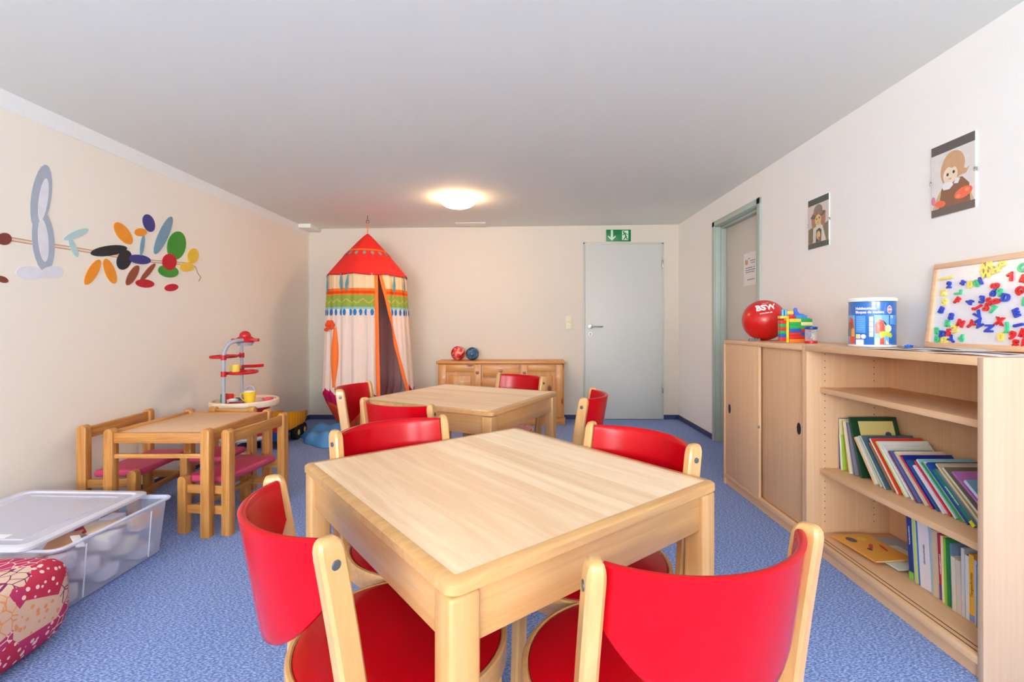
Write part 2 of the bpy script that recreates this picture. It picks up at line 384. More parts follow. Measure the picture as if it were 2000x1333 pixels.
for q in ([(0.062, 0.032), (0.072, 0.034), (0.090, -0.008), (0.078, -0.014)], [(0.068, 0.034), (0.086, 0.026), (0.108, 0.012), (0.104, 0.006), (0.086, 0.018), (0.070, 0.022)],
          [(0.062, 0.028), (0.046, 0.008), (0.048, 0.002), (0.055, 0.004), (0.070, 0.020)], [(0.078, -0.008), (0.066, -0.030), (0.050, -0.048), (0.060, -0.050), (0.076, -0.034), (0.088, -0.012)],
          [(0.082, -0.006), (0.092, -0.006), (0.098, -0.036), (0.112, -0.038), (0.110, -0.046), (0.090, -0.044)]):
    b.prism(q, z0, z1, mtx=FX)
b.build('running_figure', GD, t, smooth=False)

t = thing('light_switch', 'cream switch and socket plate on the back wall left of the white door', 'switch', (0.535, YB, 1.095))
CR = mat('cream_plastic', (224, 218, 190), 0.4)
MB().box(-0.041, 0.041, -0.010, 0, -0.076, 0.076, 0.004).build('cover_plate', CR, t)
MB().box(-0.027, 0.027, -0.016, -0.009, 0.008, 0.062, 0.003).build('rocker', CR, t)
b = MB().cyl(0, 0, 0, 0.004, 0.026, mtx=Matrix.Translation((0, -0.0095, -0.034)) @ FX, bev=0.001); so = b.build('socket', mat('cream_plastic_light', (230, 226, 204), 0.35), t)
MB().cyl(-0.009, 0, 0.0041, 0.0049, 0.003, mtx=Matrix.Translation((0, -0.0095, -0.034)) @ FX).cyl(0.009, 0, 0.0041, 0.0049, 0.003, mtx=Matrix.Translation((0, -0.0095, -0.034)) @ FX).build('socket_hole', M_black, so)

lx, ly = -0.565, 4.17; lz = zc(lx)
t = thing('ceiling_lamp', 'round white glass dome lamp glowing warm on the ceiling', 'ceiling lamp', (lx, ly, lz))
MB().cyl(0, 0, -0.018, 0, 0.125).build('base_plate', M_white, t)
gl = mat('lamp_glass', (255, 250, 240), 0.3, emit=((1.0, 0.60, 0.31), 56.0))
MB().lathe([(0.157, -0.016), (0.160, -0.022), (0.155, -0.036), (0.140, -0.055), (0.112, -0.073), (0.075, -0.086), (0.035, -0.092), (0, -0.094)], seg=48).build('glass_dome', gl, t)

# ---------------------------------------------------------------- wood materials
BEECH = dict(rough=0.32, along=1.5, across=38, spec=0.5, coat=0.25)
W_bx = wood('lacquered_beech_x', (188, 138, 84), (206, 158, 102), 0, **BEECH)
W_by = wood('lacquered_beech_y', (188, 138, 84), (206, 158, 102), 1, **BEECH)
W_bz = wood('lacquered_beech_z', (190, 140, 86), (208, 160, 104), 2, **BEECH)
W_top = wood('worn_beech_tabletop', (222, 184, 144), (242, 216, 182), 1, rough=0.5, along=2.2, across=34, stave=0.085, coat=0.0, contrast=(0.28, 0.72))
W_edge = wood('beech_lipping', (192, 142, 88), (210, 164, 108), 0, rough=0.35, along=3, across=30, coat=0.2)
M_red = mat('red_stained_plywood', (180, 3, 18), 0.22, var=0.05, bscale=9, spec=0.24)
M_bolt = mat('dark_bolt', (92, 98, 104), 0.4, metal=0.6)
W_kz = wood('oiled_pine_z', (176, 112, 48), (212, 152, 84), 2, rough=0.45, along=3, across=60, knots=None)
W_ky = wood('oiled_pine_y', (176, 112, 48), (212, 152, 84), 1, rough=0.45, along=3, across=60)
W_kx = wood('oiled_pine_x', (176, 112, 48), (212, 152, 84), 0, rough=0.45, along=3, across=60)

# ---------------------------------------------------------------- square tables
TH = 0.68
def make_table(label, loc, rz):
    t = thing('square_table', label, 'table', loc, rz, 'square beech tables')
    hx, hy = 0.376, 0.401
    b = MB(); b.prism(rounded_rect(-hx+0.022, hx-0.022, -hy+0.022, hy-0.022, 0.004, 2), TH-0.024, TH)
    top = b.build('tabletop', W_top, t)
    tb = MB()
    o = rounded_rect(-hx, hx, -hy, hy, 0.022, 6); i_ = rounded_rect(-hx+0.0225, hx-0.0225, -hy+0.0225, hy-0.0225, 0.004, 6)
    g = bmesh.new(); rings = []
    prof = [(1, TH-0.0245), (0, TH-0.0245), (0, TH-0.005), (0.25, TH-0.0008), (1, TH+0.0002)]
    for k, z in prof:
        rings.append([g.verts.new((a[0]*(1-k)+c[0]*k, a[1]*(1-k)+c[1]*k, z)) for a, c in zip(o, i_)])
    rings[1] = [g.verts.new((a[0], a[1], TH-0.0205)) for a in o]; 
    n = len(o)
    for r0, r1 in zip(rings, rings[1:]):
        for q in range(n): g.faces.new((r0[q], r0[(q+1) % n], r1[(q+1) % n], r1[q]))
    bmesh.ops.recalc_face_normals(g, faces=g.faces); tb._merge(g)
    tb.build('table_edge', W_edge, t)
    az0, az1 = TH-0.024-0.088, TH-0.0245
    for s in (-1, 1):
        MB().box(-hx+0.05, hx-0.05, s*(hy-0.026)-0.010, s*(hy-0.026)+0.010, az0, az1, 0.002).build('apron', W_bx, t)
        MB().box(s*(hx-0.026)-0.010, s*(hx-0.026)+0.010, -hy+0.05, hy-0.05, az0, az1, 0.002).build('apron', W_by, t)
    for sx in (-1, 1):
        for sy in (-1, 1):
            x, y = sx*(hx-0.032), sy*(hy-0.032)
            MB().box(x-0.027, x+0.027, y-0.027, y+0.027, 0, TH-0.0255, 0.0065, 3).build('leg', W_bz, t)
    return t
make_table('square beech table nearest the camera, empty top', (-0.064, 1.243, 0), R(38.8))
make_table('farther square beech table in the middle of the room, before the tent', (-0.3215, 2.616, 0), R(63.1))

# ---------------------------------------------------------------- red chairs
def make_chair():
    t = thing('red_chair', 'x', 'chair', group='red chairs around the square tables')
    MB().lathe([(0, 0.4445), (0.12, 0.4435), (0.185, 0.4425), (0.199, 0.440), (0.201, 0.436), (0.201, 0.424), (0, 0.424)], seg=56).build('seat', M_red, t)
    MB().lathe([(0.2015, 0.392), (0.2015, 0.4375), (0.205, 0.4405), (0.211, 0.4395), (0.2135, 0.436), (0.2135, 0.394), (0.211, 0.392)], seg=56, closed=True).build('seat_ring', W_bx, t)
    def py(z):   # depth position of the rear post centre line
        if z < 0.40: return -0.150 - 0.035 * (0.40 - z) / 0.40
        return -0.150 - 0.050 * ((z - 0.40) / 0.35) ** 1.2
    for s in (-1, 1):
        path = [(s*0.184, py(z), z, k) for z, k in [(0, 0.9), (0.2, 1), (0.40, 1), (0.50, 1), (0.6, 1), (0.68, 1), (0.722, 1), (0.733, 0.97), (0.741, 0.88), (0.747, 0.74), (0.7505, 0.55), (0.752, 0.3)]]
        p = MB().sweep(path, 0.027, 0.042, 0.005, rot=s*15).build('leg', W_bz, t)
        bt = MB(); bt.cyl(0, 0, -0.002, 0.0015, 0.0075, mtx=Matrix.Translation((s*0.184, py(0.712), 0.712)) @ Matrix.Rotation(R(s*15), 4, 'Z') @ Matrix.Translation((s*0.0135, 0, 0)) @ Matrix.Rotation(R(90*s), 4, 'Y'), bev=0.001)
        bt.build('bolt', M_bolt, p)
        MB().sweep([(s*0.150, 0.130, 0.0, 0.85), (s*0.142, 0.120, 0.394, 1)], 0.034, 0.038, 0.006).build('leg', W_bz, t)
    # curved plywood back between the posts
    Rr, a0 = 0.212, R(53); cy = -0.196 + Rr * math.cos(a0)
    th = 0.013
    def surf(off):
        def f(u, v):
            a = (u * 2 - 1) * a0; k = math.cos((u * 2 - 1) * math.pi / 2)
            h = 0.085 + 0.125 * k ** 0.85
            zt = 0.743; z = zt - h * v
            r = Rr + off
            if v < 0.001: pass
            return Vector((r * math.sin(a), cy - r * math.cos(a) + (zt - z) * 0.16, z))
        return f
    b = MB(); tb = bmesh.new(); nu, nv = 28, 10
    F = surf(-th/2); G = surf(th/2); H = surf(0)
    def col(u):
        pts = []
        for j in range(nv + 1):
            v = j / nv; pts.append(F(u, v) + (Vector((0, 0, -0.003)) if j == 0 else Vector((0, 0, 0.003)) if j == nv else Vector()))
        lowp = H(u, 1) ; pts.append(F(u, 1).lerp(G(u, 1), 0.3)); pts.append(F(u, 1).lerp(G(u, 1), 0.7))
        for j in range(nv, -1, -1):
            v = j / nv; pts.append(G(u, v) + (Vector((0, 0, -0.003)) if j == 0 else Vector((0, 0, 0.003)) if j == nv else Vector()))
        pts.append(F(u, 0).lerp(G(u, 0), 0.7)); pts.append(F(u, 0).lerp(G(u, 0), 0.3))
        return pts
    cols = [[tb.verts.new(p) for p in col(i / nu)] for i in range(nu + 1)]; n = len(cols[0])
    for a, c in zip(cols, cols[1:]):
        for q in range(n): tb.faces.new((a[q], a[(q+1) % n], c[(q+1) % n], c[q]))
    tb.faces.new(cols[0]); tb.faces.new(cols[-1][::-1])
    bmesh.ops.recalc_face_normals(tb, faces=tb.faces); b._merge(tb)
    b.build('backrest', M_red, t, angle=50)
    return t
proto = make_chair()
CH = [  # post-top midpoint, facing direction, label
    ((0.272, 0.690), (-0.30, 0.95), 'red chair in the near right foreground, back curving toward the camera'),
    ((-0.399, 0.841), (0.78, 0.62), 'red chair at the left side of the near table, closest to the plastic box'),
    ((-0.413, 1.530), (0.655, -0.756), 'red chair behind the near table, left of the gap between both tables'),
    ((0.336, 1.391), (-0.79, -0.61), 'red chair at the far right side of the near table, facing the camera'),
    ((-0.880, 2.505), (1.0, -0.05), 'red chair at the left end of the farther table, in front of the tent'),
    ((-0.519, 1.965), (0.49, 0.87), 'red chair at the near side of the farther table, seen from behind'),
    ((-0.012, 3.020), (-0.66, -0.75), 'red chair behind the farther table, in front of the pine sideboard'),
    ((0.310, 2.220), (-0.97, 0.25), 'red chair at the right side of the farther table, below the white door'),
]
for i, (mid, f, lab) in enumerate(CH):
    l = math.hypot(*f); fx, fy = f[0]/l, f[1]/l
    loc = (mid[0] + 0.198 * fx, mid[1] + 0.198 * fy, 0); rz = math.atan2(fy, fx) - math.pi / 2
    if i == 0: proto.location = loc; proto.rotation_euler = (0, 0, rz); proto['label'] = lab
    else: dup(proto, loc, rz, lab)

# ---------------------------------------------------------------- children's set: table, two benches, small chair
M_pad = mat('magenta_vinyl', (196, 62, 104), 0.45, var=0.06, bscale=20, bump=0.15)
def post(parent, x, y, z1, w=0.045, d=0.042, name='leg'):
    pts = [(-w/2, 0)] + [(w/2 * math.cos(a), z1 - w/2 + w/2 * math.sin(a)) for a in [R(180 - 15*k) for k in range(13)]] + [(w/2, 0)]
    return MB().prism(pts, -d/2, d/2, mtx=Matrix.Translation((x, y, 0)) @ Matrix.Rotation(R(90), 4, 'X'), bev=0.002).build(name, W_kz, parent)
t = thing('childrens_table', 'low pine childrens table with beige top standing between magenta benches', 'table', (-1.823, 2.673, 0))
kx, ky = 0.2415, 0.282
for sx in (-1, 1):
    for sy in (-1, 1): post(t, sx*kx, sy*ky, 0.545)
for sy in (-1, 1):
    MB().box(-kx+0.022, kx-0.022, sy*ky-0.011, sy*ky+0.011, 0.472, 0.524, 0.003).build('apron', W_kx, t)
    MB().box(-kx+0.022, kx-0.022, sy*ky-0.009, sy*ky+0.009, 0.396, 0.418, 0.003).build('rail', W_kx, t)
for sx in (-1, 1):
    MB().box(sx*kx-0.011, sx*kx+0.011, -ky+0.021, ky-0.021, 0.472, 0.532, 0.003).build('apron', W_ky, t)
MB().box(-kx+0.012, kx-0.012, -ky+0.012, ky-0.012, 0.506, 0.520, 0.002).build('tabletop', mat('beige_laminate', (222, 180, 138), 0.35, var=0.03, bscale=14), t)

def bench(label, L_, D_, loc, rz, cat='bench', name='childrens_bench', group=None):
    """seat front toward +x, backrest at -x, length along y"""
    t = thing(name, label, cat, loc, rz, group)
    hx, hy = D_/2 - 0.022, L_/2 - 0.021
    for s in (-1, 1):
        post(t, hx, s*hy, 0.292); post(t, -hx, s*hy, 0.536)
        MB().box(-hx+0.022, hx-0.022, s*hy-0.009, s*hy+0.009, 0.102, 0.146, 0.003).build('rail', W_kx, t)
        MB().box(-hx+0.022, hx-0.022, s*hy-0.009, s*hy+0.009, 0.205, 0.248, 0.003).build('rail', W_kx, t)
    MB().box(-hx-0.010, -hx+0.010, -hy+0.021, hy-0.021, 0.462, 0.522, 0.004).build('back_rail', W_ky, t)
    MB().box(hx-0.060, hx-0.042, -hy+0.01, hy-0.01, 0.112, 0.140, 0.003).build('stretcher', W_ky, t)
    MB().box(-hx+0.025, hx+0.018, -hy+0.023, hy-0.023, 0.249, 0.286, 0.014, 4).build('seat_pad', M_pad, t)
    return t
bench('pine bench with magenta seat on the right side of the low childrens table', 0.50, 0.285, (-1.590, 2.660, 0), R(174), group='pine childrens benches')
bench('pine bench with magenta seat along the cream wall behind the plastic box', 0.54, 0.290, (-2.216, 2.775, 0), R(5.5), group='pine childrens benches')
t3 = bench('small pine chair with magenta seat at the far end of the low childrens table', 0.29, 0.30, (-1.880, 2.965, 0), R(-90), 'chair', 'childrens_chair')

# ---------------------------------------------------------------- pine sideboard
KN = dict(rough=0.4, along=1.6, across=26, knots=(118, 58, 24), coat=0.1)
P_x = wood('knotty_pine_x', (194, 122, 54), (216, 152, 82), 0, **KN)
P_z = wood('knotty_pine_z', (194, 122, 54), (216, 152, 82), 2, **KN)
t = thing('pine_sideboard', 'knotty pine sideboard with two panelled doors and middle drawers by the back wall', 'sideboard', (-0.227, 5.245, 0))
MB().box(-0.675, 0.675, -0.150, 0.150, 0.075, 0.655, 0.003).build('carcass', P_z, t)
MB().box(-0.692, 0.692, -0.175, 0.155, 0.655, 0.682, 0.006, 3).build('top_board', P_x, t)
MB().box(-0.685, 0.685, -0.162, 0.152, 0.0, 0.075, 0.004).box(-0.69, 0.69, -0.167, -0.15, 0.066, 0.078, 0.003).build('plinth', P_x, t)
M_knob = mat('brown_wood_knob', (142, 84, 42), 0.35, coat=0.3)
def knob(p, x, z, y=-0.176):
    MB().lathe([(0.006, 0), (0.006, 0.010), (0.014, 0.014), (0.017, 0.020), (0.014, 0.027), (0, 0.030)], mtx=Matrix.Translation((x, y, z)) @ FX, seg=20).build('knob', M_knob, p)
for xc, kx_ in ((-0.435, 0.185), (0.435, -0.185)):
    xa, xb_ = xc - 0.225, xc + 0.225
    d = MB().box(xa, xa+0.075, -0.172, -0.151, 0.085, 0.645, 0.003).box(xb_-0.075, xb_, -0.172, -0.151, 0.085, 0.645, 0.003)
    d.m(1).box(xa+0.075, xb_-0.075, -0.171, -0.151, 0.57, 0.645, 0.003).box(xa+0.075, xb_-0.075, -0.171, -0.151, 0.085, 0.16, 0.003)
    d = d.build('door', [P_z, P_x], t)
    MB().box(xa+0.076, xb_-0.076, -0.162, -0.1515, 0.161, 0.569).box(xa+0.11, xb_-0.11, -0.168, -0.161, 0.20, 0.53, 0.006).build('door_panel', P_z, d)
    knob(d, xc + kx_, 0.565)
for k, (za, zb) in enumerate(((0.515, 0.645), (0.375, 0.505), (0.235, 0.365), (0.085, 0.225))):
    d = MB().box(-0.195, 0.195, -0.172, -0.151, za, zb, 0.004).build('drawer', P_x, t); knob(d, 0, (za+zb)/2)

def patch_mat(name, cols, scale, rough=0.4, dist=0.0):
    m = bpy.data.materials.new(name); m.use_nodes = True; N, L = nodes_of(m); b = N['Principled BSDF']; b.inputs['Roughness'].default_value = rough
    tc = N.new('ShaderNodeTexCoord'); no = N.new('ShaderNodeTexNoise'); no.inputs['Scale'].default_value = scale; no.inputs['Detail'].default_value = 3; no.inputs['Distortion'].default_value = dist
    L.new(tc.outputs['Object'], no.inputs['Vector']); cr = N.new('ShaderNodeValToRGB'); cr.color_ramp.interpolation = 'CONSTANT'
    e = cr.color_ramp.elements; e[0].position = 0; e[0].color = (*lin(cols[0]), 1); e[1].position = 0.42; e[1].color = (*lin(cols[1]), 1)
    for i, c in enumerate(cols[2:]):
        x = e.new(0.5 + 0.07 * i); x.color = (*lin(c), 1)
    L.new(no.outputs['Fac'], cr.inputs[0]); L.new(cr.outputs[0], b.inputs['Base Color'])
    return m
o = MB().sphere((0, 0, 0), 0.078, u=32, v=20).build('toy_ball', patch_mat('red_marbled_rubber', [(150, 30, 34), (204, 52, 56), (226, 100, 92), (240, 170, 150), (206, 80, 40)], 14, dist=1.2))
o.location = (-0.705, 5.235, 0.760); tag(o, 'red marbled ball on the pine sideboard, left of the dark blue ball', 'ball')
b = MB().sphere((0, 0, 0), 0.072, u=32, v=20)
o = b.build('toy_ball', patch_mat('dark_blue_rubber', [(14, 18, 34), (34, 62, 96), (62, 116, 148), (44, 84, 140)], 9)); o.location = (-0.548, 5.235, 0.754)
tag(o, 'dark blue ball on the pine sideboard, right of the red ball', 'ball')
rg = MB().lathe([(0.012, 0.0700), (0.012, 0.0718), (0.022, 0.0704), (0.022, 0.0684)], seg=20, closed=True, mtx=FX).build('printed_ring', M_black, o)

# ---------------------------------------------------------------- beech-effect cabinets on the right
CB = dict(rough=0.42, along=1.3, across=70, spec=0.4, contrast=(0.3, 0.75))
C_y = wood('cabinet_beech_y', (218, 174, 132), (230, 190, 150), 1, **CB)
C_z = wood('cabinet_beech_z', (218, 174, 132), (230, 190, 150), 2, **CB)
C_x = wood('cabinet_beech_x', (218, 174, 132), (230, 190, 150), 0, **CB)
M_dk = mat('groove_brown', (112, 68, 38), 0.6)
CX0, CX1, CH_ = 1.36, 1.762, 0.966
C_out = wood('cabinet_beech_glare_tone', (198, 164, 136), (208, 176, 150), 2, **CB)  # same beech laminate; its greyer colour paints in the glare on this end
def carcass(t, ya, yb_, outer=None):
    """ya near end, yb_ far end, local frame = world x, z; y relative to thing"""
    MB().box(CX0, CX1, yb_-0.019, yb_, 0.0, CH_-0.0255, 0.0012).build('side_panel', C_z, t)
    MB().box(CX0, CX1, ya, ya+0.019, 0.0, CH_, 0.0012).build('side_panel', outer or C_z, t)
    MB().box(CX0, CX1, ya+0.0195, yb_, CH_-0.025, CH_, 0.0012).build('top_board', C_y, t)
    b = MB().box(CX0+0.001, CX1-0.005, ya+0.0195, yb_-0.0195, 0.045, 0.070, 0.001)
    bb = b.build('bottom_board', C_y, t)
    MB().box(CX0+0.020, CX0+0.0245, ya+0.02, yb_-0.02, 0.0697, 0.0703).box(CX0+0.040, CX0+0.0445, ya+0.02, yb_-0.02, 0.0697, 0.0703).build('sliding_track', M_dk, bb)
    MB().box(CX0+0.012, CX0+0.028, ya+0.0195, yb_-0.0195, 0, 0.0445).build('plinth', C_y, t)
    MB().box(CX1-0.008, CX1-0.002, ya+0.0195, yb_-0.0195, 0.0705, CH_-0.0255).build('back_panel', C_z, t)
t = thing('sliding_door_cabinet', 'closed beech cabinet with two sliding doors standing beside the side door', 'cabinet', (0, 2.757, 0))
carcass(t, -0.461, 0.461)
def slide_door(t, ya, yb_, x, hy, hz):
    d = MB().box(x, x+0.016, ya, yb_, 0.0712, CH_-0.0262, 0.001).build('door', C_z, t)
    rot = Matrix.Translation((x-0.0004, hy, hz)) @ Matrix.Rotation(R(90), 4, 'Y')
    MB().prism(ellipse(0, 0, 0.030, 0.0165, 24), -0.001, 0.001, mtx=rot).build('finger_pull', M_black, d)
slide_door(t, -0.010, 0.4405, CX0+0.004, 0.375, 0.515)
slide_door(t, -0.4405, 0.030, CX0+0.026, -0.372, 0.545)
MB().box(CX0-0.002, CX0+0.006, -0.018, -0.0105, 0.470, 0.486, 0.001).build('lock_catch', M_steel, t)
t = thing('open_bookcase', 'open beech bookcase with three levels of books and games, nearest to the camera', 'bookcase', (0, 1.850, 0))
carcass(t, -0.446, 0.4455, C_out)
for z in (0.742, 0.356):
    MB().box(CX0+0.062, CX1-0.010, -0.4265, 0.426, z, z+0.024, 0.001).build('shelf', C_y, t)
b = MB()
for xx in (1.447, 1.682):
    for k in range(26):
        zz = 0.125 + 0.032 * k
        b.cyl(xx, 0, 0, 0.0006, 0.0028, seg=8, mtx=Matrix.Translation((0, 0.4267, zz)) @ FX)
b.build('shelf_pin_holes', M_dk, t, smooth=False)

# ---------------------------------------------------------------- books
M_page = mat('book_pages', (226, 214, 188), 0.8, var=0.06, bscale=200)
def cmat(rgb, rough=0.4): return mat('print_%02x%02x%02x' % tuple(rgb), rgb, rough, var=0.02, bscale=30)
def book(label, cover, spine, t_, h, d, loc, tilt=0.0, yaw=0.0, pic=None, spots=(), title=None, flat=False, group='books leaning on the upper shelf'):
    """spine toward -x (the room); x = depth, z = height, thickness toward -y; leans with its top to +y"""
    r = thing('book', label, 'book', loc, group=group)
    if flat: r.rotation_euler = Euler((R(-90), 0, R(yaw)), 'XYZ')
    else: r.rotation_euler = Euler((R(-tilt), 0, R(yaw)), 'XYZ')
    c = 0.0016; sp = cmat(spine); cv = cmat(cover)
    b = MB().m(0).box(0.0008, d, -c, 0, 0, h).box(0.0008, d, -t_, -t_+c, 0, h).m(1).box(0, 0.0016, -t_, 0, 0, h, 0.0004)
    b.build('cover', [cv, sp], r, smooth=False)
    MB().box(0.0018, d-0.004, -t_+c, -c, 0.003, h-0.003).build('pages', M_page, r, smooth=False)
    if pic:
        rgb, (ua, ub, va, vb) = pic
        b = MB().m(0).box(d*ua, d*ub, -t_-0.0004, -t_, h*va, h*vb)
        for i, (u, v, ru, rv, ci) in enumerate(spots):
            m4 = Matrix.Translation((d*u, -t_-0.0004, h*v)) @ FX
            b.m(ci + 1).prism(ellipse(0, 0, ru, rv, 12, 25*i), 0, 0.0004 + 0.0001*i, mtx=m4)
        b.build('cover_picture', [cmat(rgb), cmat((196, 60, 46)), cmat((60, 120, 70)), cmat((60, 70, 90)), cmat((232, 200, 70))], r, smooth=False)
    if title:
        txt, rgb, size, zc_ = title
        if txt[0] == '~':      # lettering too small to read: a row of short strokes
            b = MB(); z = h*zc_ - 0.03; rs = random.Random(len(label))
            while z < h*zc_ + 0.04:
                l = rs.uniform(0.0012, 0.003); b.box(-0.0005, 0, -t_/2 - size*rs.uniform(.12, .3), -t_/2 + size*rs.uniform(.12, .34), z, z + l); z += l + 0.0012
            b.build('spine_title', cmat(rgb), r, smooth=False); return r
        m4 = Matrix.Translation((-0.0004, -t_/2, h*zc_)) @ Matrix.Rotation(R(-90), 4, 'Z') @ FX @ Matrix.Rotation(R(90), 4, 'Z')
        MB().text(txt, size, 0.0004, m4, 0.0).build('spine_title', cmat(rgb), r, smooth=False)
    return r
ZS = 0.3802
S4 = ((.3, .6, .012, .016, 0), (.55, .4, .018, .012, 1), (.75, .7, .014, .014, 2))
UP = [ # cover, spine, thickness, height, depth, tilt, pic, label
 ((30, 84, 150), (34, 90, 160), .007, .240, .20, 1, None, 'thin upright blue book, first at the far end of the upper book row'),
 ((236, 226, 170), (238, 228, 180), .006, .238, .205, 3, None, 'thin pale yellow book between the blue and the small lime book'),
 ((168, 206, 70), (240, 240, 232), .010, .165, .15, 5, ((120, 170, 60), (.3, .6, .2, .7)), 'short lime green book with white spine near the far end'),
 ((214, 176, 84), (206, 166, 78), .009, .232, .20, 9, None, 'ochre book leaning behind the short lime book'),
 ((238, 226, 196), (236, 222, 188), .009, .236, .205, 11, None, 'cream book leaning between ochre and grey spines'),
 ((138, 132, 148), (108, 104, 124), .009, .236, .20, 13, None, 'mauve grey book directly behind the dark green picture book'),
 ((20, 66, 40), (22, 72, 44), .010, .268, .215, 18, ((222, 202, 128), (.16, .9, .32, .93)), 'large dark green picture book with pale yellow panel'),
 ((232, 226, 214), (226, 196, 148), .013, .212, .20, 36, ((214, 218, 190), (.06, .95, .1, .9)), 'thick cream book with tan spine leaning after the dark green one'),
 ((214, 220, 186), (212, 214, 196), .007, .228, .20, 37, ((206, 222, 170), (.05, .95, .2, .96)), 'pale green picture book leaning before the tan spine'),
 ((70, 104, 124), (200, 206, 196), .007, .238, .23, 38, ((90, 122, 140), (.2, .9, .8, .95)), 'slate blue book whose cover peeks above its pale neighbours'),
 ((176, 132, 92), (150, 104, 66), .007, .215, .18, 39, None, 'brown spined book between pale green and red books'),
 ((222, 66, 52), (238, 222, 200), .008, .244, .225, 40, None, 'red covered book with white page edge standing above the row'),
 ((228, 232, 222), (198, 208, 110), .008, .240, .22, 41, ((238, 240, 236), (.04, .96, .5, .97)), 'white picture book with yellow green spine and tiny drawings'),
 ((232, 226, 220), (236, 234, 232), .007, .228, .20, 42, ((210, 222, 206), (.05, .95, .55, .96)), 'plain white book below the row of drawings'),
 ((94, 112, 172), (122, 36, 84), .006, .215, .18, 42, None, 'blue book with plum coloured spine in the leaning row'),
 ((236, 216, 190), (226, 196, 178), .008, .222, .20, 43, ((232, 168, 40), (.04, .96, .8, .92)), 'book with orange top strip and pinkish spine'),
 ((28, 50, 156), (222, 44, 48), .007, .217, .205, 44, ((120, 196, 214), (.4, .8, .6, .9)), 'royal blue book with narrow red spine'),
 ((48, 96, 150), (40, 84, 150), .008, .205, .18, 45, None, 'mid blue spine right after the narrow red one'),
 ((230, 232, 242), (216, 216, 232), .009, .190, .17, 45, None, 'lavender white book in the middle of the leaning row'),
 ((220, 50, 70), (222, 46, 74), .006, .218, .19, 46, None, 'narrow crimson spine beside the lavender white book'),
 ((150, 208, 222), (196, 220, 210), .008, .232, .215, 46, ((170, 214, 224), (.04, .96, .3, .95)), 'pale turquoise picture book in the leaning row'),
 ((232, 240, 220), (40, 150, 84), .011, .228, .20, 47, None, 'green spine with white cover before the big blue book'),
 ((30, 76, 168), (26, 70, 160), .014, .232, .215, 47, ((236, 232, 214), (.25, .95, .45, .85)), 'big speckled blue book with cream panel'),
 ((120, 140, 150), (14, 128, 108), .014, .214, .19, 48, ((226, 186, 60), (.3, .8, .45, .6)), 'thick teal green spine with yellow foot'),
 ((150, 166, 178), (150, 160, 170), .008, .225, .20, 49, ((196, 200, 206), (.1, .9, .5, .93)), 'grey blue book between the teal and the yellow spine'),
 ((206, 190, 150), (236, 216, 146), .006, .262, .22, 49, ((226, 216, 200), (.05, .95, .75, .96)), 'thin yellow spine close to the near end of the row'),
 ((120, 116, 90), (216, 214, 190), .008, .256, .22, 50, None, 'olive grey cover under the light blue book'),
 ((204, 130, 208), (196, 120, 200), .008, .255, .20, 52, None, 'violet covered book just behind the light blue one with lime picture'),
 ((134, 190, 230), (214, 224, 246), .011, .225, .20, 51, ((206, 214, 70), (.35, .95, .25, .8)), 'light blue book with lime picture at the near end'),
]
ANC = [(0, 2.268), (1, 2.257), (2, 2.246), (3, 2.214), (4, 2.190), (5, 2.166), (6, 2.128), (7, 2.038), (16, 1.765), (23, 1.603), (28, 1.470)]
def anchor(i):
    for (a, ya), (c, yc) in zip(ANC, ANC[1:]):
        if a <= i <= c: return ya + (yc - ya) * (i - a) / (c - a)
titles = {23: ('~', (210, 236, 220), 0.011, 0.5)}
for i, (cv, sp, t_, h, d, tilt, pic, lab) in enumerate(UP):
    y = anchor(i)
    x = min(1.505 + 0.022 * i / len(UP) + random.uniform(-0.006, 0.006), 1.735 - d)
    r = book(lab, cv, sp, t_, h, d, (x, y, ZS), tilt, 0, pic, S4 if pic else (), titles.get(i))
    if i == 23:
        MB().box(-0.0006, 0.0, -t_, 0, 0.0, 0.020).build('spine_foot', cmat((222, 226, 40)), r)
ZB = 0.0705
